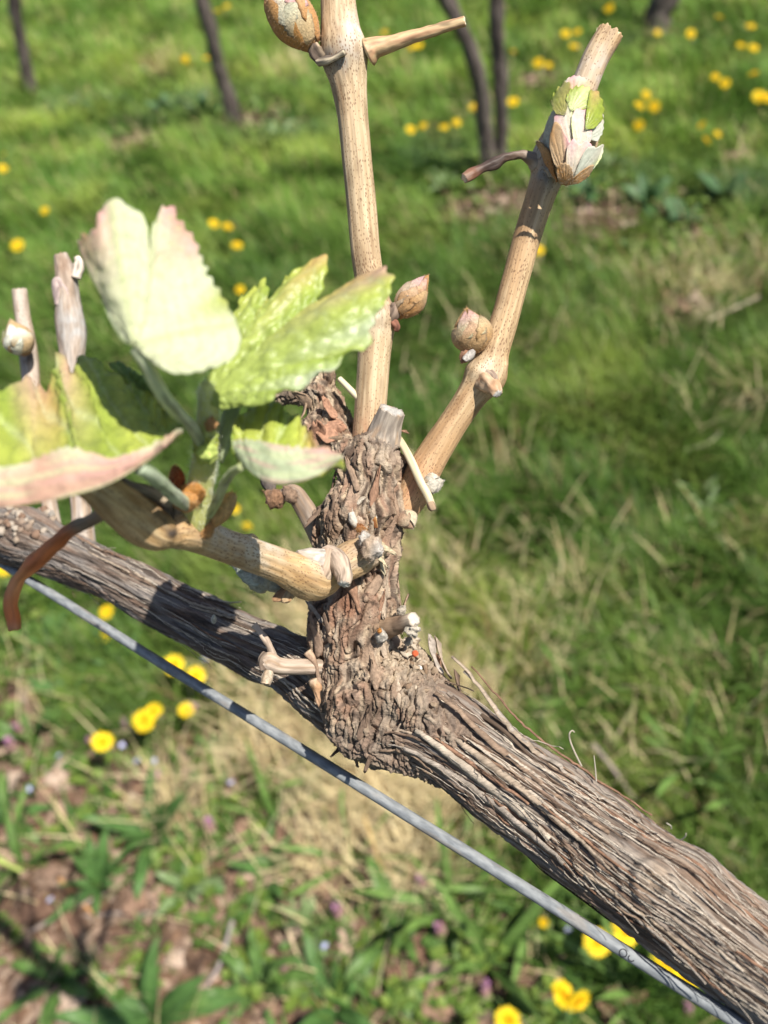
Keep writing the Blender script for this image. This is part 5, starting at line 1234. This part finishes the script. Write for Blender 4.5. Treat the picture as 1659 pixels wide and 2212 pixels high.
DND = [ # x, y, head height, scale, variant, label
 (97, 455, .08, .9, 0, 'lone dandelion in the grass left of the pale young leaf tip'),
 (38, 530, .08, 1.1, 0, 'broad dandelion at the edge of the view, level with the pale leaf'),
 (10, 333, .08, .8, 1, 'upper of two small dandelions cut off by the edge beside the corner trunk'), (6, 364, .08, .9, 0, 'lower of two small dandelions cut off by the edge beside the corner trunk'),
 (400, 128, .08, .9, 1, 'upper dandelion of a close pair left of the thin trunk'), (411, 141, .08, .9, 0, 'lower dandelion of a close pair left of the thin trunk'), (446, 125, .08, .9, 0, 'dandelion right against the thin background trunk'),
 (462, 483, .08, 1.0, 0, 'dandelion with a smaller neighbour, above the folded leaf'), (491, 490, .08, .85, 1, 'small dandelion touching a larger one above the folded leaf'), (512, 530, .08, .95, 2, 'single dandelion just above the folded green leaf'), (519, 626, .08, .8, 1, 'dandelion half hidden behind the folded green leaf'),
 (490, 14, .08, 1.0, 0, 'pale dandelion at the top edge near the woolly bud'), (470, 24, .06, .9, 0, 'faint dandelion just under the pale one at the top edge'),
 (887, 280, .08, .9, 0, 'first of four dandelions in a line right of the upright cane'), (914, 272, .08, .9, 2, 'second of four dandelions in a line right of the upright cane'), (960, 275, .08, .85, 0, 'third of four dandelions in a line right of the upright cane'), (986, 265, .08, .85, 1, 'last of four dandelions, nearest the twin trunks'),
 (1022, 232, .08, .8, 1, 'faint dandelion just left of the twin trunks'), (1108, 220, .09, 1.0, 0, 'bright dandelion just right of the twin trunks'),
 (905, 98, .08, 1.0, 0, 'dandelion under the cut tendril of the upright cane'), (890, 103, .06, .9, 1, 'faint dandelion left of the one under the cut tendril'), (830, 70, .06, .8, 1, 'faint dandelion between upright cane and its tendril'),
 (1163, 136, .08, 1.0, 0, 'left flower of a dandelion clump between trunks and leaning cane'), (1185, 141, .08, 1.0, 2, 'right flower of a dandelion clump between trunks and leaning cane'), (1108, 112, .08, .8, 1, 'faint small dandelion right of the second twin trunk'),
 (1222, 73, .08, 1.0, 0, 'left of two dandelions beside the leaning cane tip'), (1247, 69, .08, 1.0, 2, 'right of two dandelions beside the leaning cane tip'), (1316, 18, .08, 1.1, 0, 'dandelion at the top edge above the leaning cane tip'), (1492, 73, .08, .9, 0, 'dandelion just right of the distant trunk foot'), (1420, 71, .06, .9, 1, 'dandelion at the foot of the distant trunk'),
 (1545, 167, .08, .9, 1, 'upper left of two dandelions far right above the edge flowers'), (1566, 180, .08, .9, 0, 'lower right of two dandelions far right above the edge flowers'), (1628, 160, .08, 1.0, 0, 'dandelion at the right edge just above the large edge flower'), (1600, 98, .08, .9, 2, 'left dandelion of a pair near the top right edge'), (1628, 104, .08, 1.0, 0, 'right dandelion of a pair near the top right edge'), (1622, 57, .08, 1.1, 0, 'topmost dandelion near the right edge'), (1553, 38, .08, 1.0, 1, 'pale dandelion in the top right grass beyond the distant trunk'), (1240, 100, .06, .8, 0, 'single faint dandelion under the pair beside the cane tip'),
 (1640, 209, .10, 1.2, 0, 'large bright dandelion at the edge, level with the opening bud'), (1658, 212, .10, 1.1, 2, 'dandelion half cut off by the edge beside a large one'),
 (1395, 206, .08, .9, 1, 'topmost of four clustered dandelions right of the opening bud'), (1381, 228, .08, .95, 0, 'left dandelion of four clustered right of the opening bud'), (1413, 230, .08, .95, 0, 'right dandelion of four clustered right of the opening bud'), (1380, 271, .08, .95, 2, 'lowest of four clustered dandelions right of the opening bud'),
 (1516, 271, .08, .85, 1, 'small upper dandelion of three far right of the opening bud'), (1525, 303, .10, 1.05, 0, 'bright lower dandelion of three far right of the opening bud'), (1549, 290, .06, .7, 1, 'faint dandelion beside the bright one far right of the bud'),
 (1163, 541, .08, .8, 1, 'dandelion peeping out from behind the leaning cane'),
 (376, 1436, .10, 1.15, 0, 'dandelion just above the wire, under the shaded cordon'), (423, 1460, .10, 1.15, 2, 'dandelion half under the cordon edge, above the wire'), (230, 1322, .09, .95, 0, 'small dandelion between wire and cordon'), (222, 1378, .06, .8, 1, 'dandelion half hidden behind the wire'),
 (311, 1557, .11, 1.1, 0, 'lower of two overlapping dandelions below the wire'), (329, 1538, .10, 1.05, 2, 'upper of two overlapping dandelions below the wire'), (402, 1535, .08, .95, 3, 'orange-yellow dandelion alone just under the wire'), (221, 1602, .12, 1.1, 0, 'round bright dandelion lowest of the group below the wire'),
 (8, 1229, .10, .95, 0, 'dandelion sliver at the edge beside the red-brown tendril'), (534, 1137, .06, .7, 1, 'tiny orange dandelion behind the horizontal cane'), (508, 1100, .05, .6, 1, 'faint tiny dandelion behind the orange bud scales'),
 (1290, 2036, .13, 1.25, 0, 'large dandelion below the wire near the corner'), (1352, 2012, .13, 1.2, 2, 'dandelion half hidden by the cordon, above the wire'), (1446, 2078, .14, 1.2, 0, 'left of two dandelions under the cordon corner'), (1484, 2102, .13, 1.2, 2, 'right of two dandelions under the cordon corner'),
 (1217, 2148, .13, 1.0, 2, 'left half of a joined dandelion pair at the bottom'), (1250, 2162, .13, 1.0, 0, 'right half of a joined dandelion pair at the bottom'), (1096, 2204, .14, 1.1, 3, 'orange dandelion cut by the bottom edge'), (1175, 1993, .08, .45, 3, 'small half-closed dandelion below the wire')]
r = np.random.default_rng(77)
for x, y, h, sc_, vnt, lab in DND:
    p = ground_at(x, y, h); z0 = gz(p[0], p[1]); hh = min(STEMS, key=lambda q: abs(q-(h-z0)))
    o = thing('dandelion', lab or 'small yellow dandelion in the far grass right of the leaning cane tip', 'dandelion', (p[0], p[1], h-hh), 'dandelions in the grass')
    tilt = (r.normal(0, .18)-.35*0, r.normal(0, .18))
    sc_ *= (.64 if y > 1000 else .74)*r.uniform(.85, 1.1)
    hd = child('flower_head', DHEAD[vnt][0], o, (0, 0, hh), (-.35+tilt[0]+.0, tilt[1], r.uniform(0, 6)), sc_)
    hd.rotation_mode = 'XYZ'; hd.rotation_euler = (.35+1.8*tilt[0], 2.2*tilt[1], 0)
    child('green_cup', DHEAD[vnt][1], o, (0, 0, hh), hd.rotation_euler, sc_)
    child('stem', STEMS[hh], o)

# ------------------------------------------------------------------ weeds
def weed_leaf(L, W, seed, c0, c1, lob=0, arch=.5):
    r = np.random.default_rng(seed); nu, nv = 16, 7
    u = np.linspace(0, 1, nu)[:, None]; v = np.linspace(-1, 1, nv)[None]
    w = W/2*(np.sin(PI*u**.75)**.8*.92+.08*(1-u))
    if lob: w = w*(1-.4*np.abs(np.sin(u*PI*lob)))
    X = L*u*np.cos(arch*u*.8)+0*v; Z = L*(u*.75-arch*u**2*.8)+.3*w*np.abs(v)+.02*L*np.sin(u*9+v*2+seed)
    G = np.stack([X, w*v+0*u, Z+0*v], -1)
    t = np.exp(-(v/.18)**2)+0*u
    C = mixc(mixc(np.array(c0), np.array(c1), u+0*v), np.array(c1)*1.5, t*.5)
    C = C*(1+.1*r.normal(size=(nu, 1, 1)))
    V, F, C = shell(G, C, .0004); return mesh('leaf', V, F, M_WEED, C)
WL = {}
G0, G1 = (.055, .125, .035), (.10, .20, .05)
WL['lance'] = [weed_leaf(.085, .017, k, G0, G1, 0, .35+.12*k) for k in range(4)]
WL['broad'] = [weed_leaf(.075, .027, 10+k, (.05, .115, .045), (.085, .17, .06), 0, .4+.1*k) for k in range(4)]
WL['lobed'] = [weed_leaf(.11, .026, 20+k, (.06, .13, .03), (.12, .21, .05), 4, .5+.1*k) for k in range(4)]
WL['pale'] = [weed_leaf(.07, .016, 30+k, (.13, .20, .08), (.22, .30, .13), 0, .3+.1*k) for k in range(4)]
WL['blade'] = [weed_leaf(.13, .010, 40+k, (.09, .18, .04), (.16, .26, .06), 0, .25+.15*k) for k in range(4)]
KINDTXT = {'lance': 'narrow-leaved green weed', 'broad': 'broad-leaved dark green weed', 'lobed': 'lobed dandelion leaf rosette', 'pale': 'pale grey-green leafy weed', 'blade': 'tuft of wide grass blades'}
WEEDS = [(330, 1800, 'lance', 11, 1.15, 'large clump in the middle of the bare soil'), (215, 1905, 'lance', 11, .9, 'by the twigs on the bare soil'), (320, 2190, 'lance', 12, 1.25, 'cut by the bottom edge'), (50, 1880, 'blade', 7, 1.1, 'at the edge of the bare soil'), (150, 1500, 'lance', 10, 1.0, 'left of the joined dandelions'),
         (60, 1590, 'lobed', 8, 1.0, 'at the edge below the tendril'), (590, 1770, 'blade', 7, .9, 'below the wire on the straw edge'), (570, 1870, 'lance', 9, .9, 'right of the large weed clump'), (660, 1990, 'pale', 8, .9, 'on the soil near the middle bottom'), (400, 1910, 'pale', 7, .8, 'with bright leaves beside the large clump'),
         (760, 1850, 'blade', 6, 1.0, 'left of the dead-nettle stems'), (860, 2010, 'lobed', 8, 1.1, 'between straw and bottom edge'), (980, 1960, 'blade', 8, 1.2, 'under the wire with long upright blades'), (1050, 2080, 'blade', 8, 1.2, 'left of the joined dandelion pair'), (1380, 2150, 'blade', 9, 1.0, 'with one big upright leaf near the corner'),
         (1150, 1930, 'blade', 7, 1.1, 'beneath the hanging bark fibres'), (260, 1440, 'lance', 9, .9, 'close under the shaded cordon'), (110, 1380, 'lance', 9, .75, 'below the red-brown tendril'), (330, 1480, 'pale', 7, .8, 'under the wire beside two dandelions'), (480, 1620, 'lance', 7, .8, 'between wire and joined dandelions'),
         (20, 1760, 'lance', 8, 1.0, 'at the edge on brown leaves'), (720, 2170, 'lance', 8, 1.2, 'at the bottom beside the speck of moss'), (560, 2120, 'lobed', 8, 1.0, 'in the dark corner soil right of the big clump'), (120, 2120, 'lobed', 9, .8, 'in the shaded lower corner'), (1430, 2000, 'blade', 6, 1.0, 'behind the cordon near the corner'),
         (1480, 1660, 'blade', 7, 1.0, 'upright behind the cordon'), (1600, 1720, 'blade', 6, 1.0, 'tall at the edge behind the cordon'), (1530, 1100, 'pale', 5, .8, 'single pale leaf in the lawn'), (1510, 1060, 'pale', 3, .7, 'thin pale leaves in the lawn'), (900, 370, 'pale', 8, 1.0, 'beside the upright cane in the next row'),
         (960, 400, 'pale', 8, 1.1, 'left of the twin trunk foot'), (1320, 360, 'pale', 9, 1.1, 'right of the twin trunks'), (1260, 420, 'broad', 9, 1.2, 'behind the leaning cane'), (1400, 440, 'broad', 9, 1.3, 'in the next row right of the leaning cane'), (1560, 430, 'broad', 9, 1.3, 'far along the next row'), (600, 300, 'pale', 8, 1.2, 'right of the thin trunk'),
         (440, 250, 'broad', 9, 1.3, 'left of the thin trunk foot'), (360, 235, 'broad', 9, 1.3, 'mid-way between the two leftmost trunks'), (250, 225, 'pale', 8, 1.2, 'right of the corner trunk'), (160, 235, 'broad', 9, 1.2, 'near the corner trunk foot'), (560, 1480, 'lance', 6, .7, 'in the straw under the cordon'), (1240, 1500, 'blade', 5, .8, 'in the straw right of the spur'),
         (1640, 1500, 'blade', 6, .9, 'at the lawn edge far right'), (1480, 480, 'broad', 8, 1.1, 'between the dark clumps of the next row'), (700, 1680, 'blade', 5, .8, 'poking through the straw')]
r = np.random.default_rng(31)
for x, y, kd, nl, sc_, where in WEEDS:
    p = ground_at(x, y, .02); p[2] = gz(p[0], p[1])
    o = thing('weed', KINDTXT[kd]+' '+where, 'weed', tuple(p), 'weeds on the ground')
    a0 = r.uniform(0, 6)
    for k in range(nl):
        lf = child('leaf', WL[kd][r.integers(0, 4)], o, (0, 0, r.uniform(0, .01)), (r.normal(0, .15), r.uniform(-.75, .15), a0+2*PI*k/nl+r.normal(0, .3)), sc_*r.uniform(.65, 1.15))
# purple dead-nettle and blue speedwell
def nettle_parts(seed):
    r = np.random.default_rng(seed); B = Batch()
    t = tube(np.array([[0, 0, -.01, .0014], [.004, .002, .04, .0012], [0, .003, .085, .001]]), 10, 7); V = (t.c[:, None]+t.dir*t.R[..., None]).reshape(-1, 3)
    B.add(V, grid_faces(10, 7, True), (.26, .15, .13)); stem = B.mesh('stem', M_WEED)
    B = Batch()
    for ti, (z, L) in enumerate([(.035, .020), (.055, .017), (.068, .014), (.078, .011), (.085, .008)]):
        for k in range(4):
            a = PI/2*k+ti*.8; d = np.array([math.cos(a), math.sin(a), -.25])
            G, C = sheet(np.array([0, 0.003*z/.08, z]), d, np.array([0, 0, 1.]), L, L*.9, .3, -.2, 8, 7, .1, .35, .02, 0, k, (.15, .20, .07) if ti < 2 else (.24, .15, .11), (.20, .24, .08) if ti < 2 else (.30, .17, .14))
            V, F, C = shell(G, C, .0004); B.add(V, F, C)
    lv = B.mesh('leaves', M_WEED)
    B = Batch()
    for k in range(16):
        a = r.uniform(0, 6.3); z = r.uniform(.062, .088); d = np.array([math.cos(a), math.sin(a), .9])
        V, F4, F3, u = ellipsoid(np.array([0, .003, z]), d, .0022, .011, 6, 6, .3, k, fat=.7); B.add(V, F4, np.array([.46, .22, .38])*r.uniform(.7, 1.2)); B.F3.append(F3+B.n-len(V))
    return stem, lv, B.mesh('blossoms', M_PETAL)
NP = [nettle_parts(s) for s in (1, 2)]
for x, y, w in [(722, 1950, 'on the soil right of the brown leaves'), (583, 2052, 'low on the soil near the bottom'), (912, 1890, 'under the straw below the wire'), (432, 1772, 'right of the large weed clump top'), (20, 1540, 'at the edge below the tendril'), (950, 1975, 'beside the long upright blades'), (175, 1560, 'left of the lowest dandelion'), (250, 1545, 'between dandelions below the wire'),
                (335, 1668, 'under the joined dandelions'), (640, 2185, 'cut by the bottom edge'), (1040, 2135, 'left of the joined dandelion pair'), (5, 1600, 'half cut off at the edge'), (395, 1500, 'under the wire'), (1500, 2160, 'in the corner under the cordon')]:
    p = ground_at(x, y, .07); z0 = gz(p[0], p[1])
    o = thing('dead_nettle', 'small purple-flowered dead-nettle '+w, 'wildflower', (p[0], p[1], z0), 'dead-nettles on the soil'); o.rotation_euler = (r.normal(0, .15), r.normal(0, .15), r.uniform(0, 6)); s_ = r.uniform(.55, .8); o.scale = (s_, s_, s_)
    for nm, me in zip(('stem', 'leaves', 'blossoms'), NP[r.integers(0, 2)]): child(nm, me, o)
B = Batch()
for k in range(4):
    a = PI/2*k; d = np.array([math.cos(a), math.sin(a), .15]); G, C = sheet(np.zeros(3), d, np.array([0, 0, 1.]), .0052, .0052, .1, .05, 6, 5, .3, .6, 0, 0, k, (.80, .82, .9), (.34, .36, .78)); V, F, C = shell(G, C, .0002); B.add(V, F, C)
SPW = B.mesh('petals', M_PETAL); SPS = stem_mesh(.05)
SPL = iter(['left of the lowest dandelion', 'right of the lowest dandelion', 'in the straw under the wire', 'just beside the lowest dandelion', 'below the two joined dandelions', 'beside the grey twigs', 'between the wire and the dandelion trio', 'near the bottom middle', 'left of the large corner dandelion', 'at the edge above the brown leaves'])
for x, y in [(125, 1628), (293, 1640), (497, 1686), (261, 1606), (330, 1640), (105, 1940), (440, 1420), (700, 2040), (1228, 2005), (60, 1700)]:
    p = ground_at(x, y, .045); o = thing('speedwell', 'tiny pale blue speedwell flower '+next(SPL), 'wildflower', (p[0], p[1], -.005), 'speedwell flowers'); child('petals', SPW, o, (0, 0, .045), (r.uniform(.1, .6), 0, r.uniform(0, 6)), .85); child('stem', SPS, o, (0, 0, 0), (0, 0, 0), (.5, .5, .95))

# ------------------------------------------------------------------ fallen leaves, twigs, stalks
FLM = []
for k in range(5):
    rr = np.random.default_rng(k); nu = nv = 11
    u = np.linspace(-1, 1, nu)[:, None]; v = np.linspace(-1, 1, nv)[None]
    ph = np.arctan2(v, u); sq = np.maximum(np.abs(u), np.abs(v))
    rad = .030*(.72+.22*np.abs(np.cos(ph*2.5+k))+.08*np.sin(ph*9+k))
    X = sq*rad*np.cos(ph); Y = sq*rad*np.sin(ph)
    Z = .010*noise(np.stack([X/.016, Y/.016, 0*X+k], -1), k)+.012*(X/.03)**2*(1 if k % 2 else -1)+.006*np.sin(ph*3)*sq+.006
    G = np.stack([X, Y, Z], -1)
    c = [(.30, .205, .155), (.23, .145, .10), (.37, .265, .20), (.17, .10, .068), (.42, .32, .25)][k]
    C = np.array(c)*(1+.3*noise(np.stack([X/.008, Y/.008, 0*X], -1), 5+k))[..., None]
    V, F, C = shell(G, C, .0005); FLM.append(mesh('fallen_leaf', V, F, M_DEADLEAF, C))
r = np.random.default_rng(55)
FLS = [(110, 1720), (60, 1760), (170, 1740), (590, 1960), (620, 1985), (560, 1990), (640, 1950), (530, 1940), (600, 1905), (480, 1900), (530, 1880), (330, 1690), (290, 1730), (130, 1690), (30, 1700), (230, 1760), (700, 2060), (760, 2020), (800, 2080), (850, 2120), (900, 2060), (660, 2090), (600, 2160), (480, 2050), (430, 2120), (380, 2060), (260, 2040), (180, 2000), (90, 1990), (40, 2060), (150, 2180), (250, 2150), (960, 2180), (1010, 2060), (1100, 2130), (940, 2110), (820, 1950), (700, 1900), (450, 1820), (540, 1800), (90, 1830), (20, 1900), (590, 1620), (610, 1640), (40, 1440), (60, 1480), (35, 1520),
       (560, 262), (590, 270), (1085, 440), (1120, 425), (1060, 460), (1310, 480), (1350, 490), (1280, 470), (1480, 665), (1520, 675), (1500, 655), (590, 250), (540, 275), (1160, 175), (330, 305), (160, 1480), (720, 1560), (620, 1820), (1190, 2090), (1330, 2180), (500, 2190), (780, 2190), (340, 1940), (300, 1960)]
NEAR_MARKS = [(110, 1720, 'at the edge above the big weed clump'), (590, 1960, 'in the heap right of the big weed clump'), (330, 1700, 'below the lowest dandelion'), (760, 2050, 'near the bottom middle, left of the dead-nettles'), (430, 2110, 'under the big weed clump near the bottom'), (230, 2030, 'among the grey twigs'), (60, 2020, 'at the edge beside the grey twigs'), (960, 2150, 'left of the joined dandelion pair at the bottom'),
              (1150, 2110, 'right beside the joined dandelion pair'), (820, 1930, 'under the wire beside the tall straw stalk'), (480, 1820, 'just right of the big weed clump top'), (600, 1640, 'in the straw under the cordon'), (45, 1480, 'at the edge below the red-brown tendril'), (40, 1880, 'at the edge beside the green stalk'), (560, 2180, 'cut by the bottom edge right of the weed clump'), (170, 2180, 'at the bottom in the shaded corner'), (900, 2060, 'between the lobed rosette and the wire'), (700, 1900, 'between the straw and the leaf heap'), (660, 2090, 'right of the pale grey-green weed')]
FAR_MARKS = [(570, 262, 'at the foot of the thin background trunk'), (1085, 440, 'below the twin trunks'), (1310, 480, 'behind the leaning cane'), (1500, 665, 'in the small heap in the lawn at right'), (1160, 175, 'between twin trunks and leaning cane'), (330, 305, 'between the two leftmost trunks')]
for x, y in FLS:
    p = ground_at(x+r.normal(0, 8), y+r.normal(0, 6), .01); z0 = gz(p[0], p[1])
    kx = int(r.integers(0, 5)); hue = ['pinkish-brown', 'reddish-brown', 'light tan', 'dark brown', 'pale cream-brown'][kx]
    lm = min(FAR_MARKS if y < 700 else NEAR_MARKS, key=lambda q: math.hypot(q[0]-x, q[1]-y))
    lab = '%s curled dead leaf %s' % (hue, lm[2]); gr = 'dead leaves in the next row' if y < 700 else 'dead leaves on the near soil'
    o = bpy.data.objects.new('fallen_leaf', FLM[kx]); COL.objects.link(o); tag(o, lab, 'leaf', gr)
    o.location = (p[0], p[1], z0+r.uniform(.004, .022)); o.rotation_euler = (r.normal(0, .35), r.normal(0, .35), r.uniform(0, 6)); s_ = r.uniform(.6, 1.15); o.scale = (s_, s_*r.uniform(.7, 1), s_)
_seen = {}
for o in [q for q in COL.objects if q.name.startswith('fallen_leaf')]: _seen.setdefault(o['label'], []).append(o)
for lab, grp in _seen.items():
    grp.sort(key=lambda q: q.scale[0]*q.scale[1])
    if len(grp) > 1:
        for q, w in zip(grp, (['smaller', 'larger'] if len(grp) == 2 else ['smallest', 'middle-sized', 'largest', 'widest'])): q['label'] = w+' '+lab
def stick(pts, rad, colr, label, cat='twig', name='fallen_twig'):
    q = []
    for x, y, z in pts:
        p = ground_at(x, y, z); p[2] = z+gz(p[0], p[1])*.5; q.append(list(p)+[rad])
    q[-1][3] = rad*.6
    t = tube(np.array(q), 40, 9); t.h = rad*.3*noise(pq(t, 12, 3), 3)
    t.col = np.array(colr)*(1+.3*noise(pq(t, 20, 2), 5))[..., None]*np.ones(t.S.shape+(3,))
    o = obj(name, tube_mesh(name, t, M_STRAW, dome=(.3, .3))); tag(o, label, cat, 'fallen twigs and stalks')
TWG = (.27, .22, .19)
stick([(30, 2040, .015), (120, 1985, .02), (230, 1930, .02)], .0028, TWG, 'grey twig lying from the edge up to the broad-leaved weed')
stick([(160, 1985, .015), (270, 1972, .015), (370, 1970, .015)], .0025, TWG, 'grey twig lying level on the soil below the weed clump')
stick([(195, 1960, .015), (205, 2080, .012), (190, 2205, .01)], .0024, (.25, .19, .14), 'brown twig running down to the bottom edge')
stick([(500, 1985, .02), (470, 2080, .02), (440, 2130, .015)], .0026, (.29, .25, .24), 'grey twig under the large weed clump')
stick([(1105, 1990, .02), (720, 2010, .01)], .0012, (.34, .26, .17), 'thin dry stalk on the soil near the bottom middle')
stick([(130, 1900, .02), (210, 1985, .02)], .003, (.46, .25, .11), 'short orange-brown twig in the lower left soil')
stick([(785, 1760, .06), (815, 1850, .05), (845, 1945, .03)], .0022, (.52, .36, .14), 'straw-coloured stalk standing in the straw below the wire')
stick([(1040, 1770, .03), (1150, 1830, .02)], .002, (.56, .46, .30), 'pale stalk half hidden behind the cordon')
stick([(1280, 1610, .06), (1320, 1660, .05), (1372, 1730, .03)], .0026, (.28, .22, .19), 'grey-brown stalk leaning in the grass just above the cordon')
stick([(1480, 972, .03), (1530, 955, .03), (1556, 932, .04)], .0024, (.36, .33, .22), 'bent pale stalk lying in the lawn at right')
stick([(1530, 690, .03), (1600, 660, .03), (1640, 640, .04)], .0030, (.46, .38, .27), 'dry stalk beside the leaf heap in the lawn')
stick([(1580, 1850, .03), (1659, 1890, .02)], .003, (.42, .38, .32), 'pale stalk at the edge just behind the cordon')
stick([(190, 1465, .04), (255, 1470, .04)], .003, (.52, .38, .22), 'short tan stalk under the wire left of the dandelions')
stick([(0, 1860, .09), (50, 1885, .08)], .004, (.34, .40, .10), 'fresh green stalk sticking in from the edge')
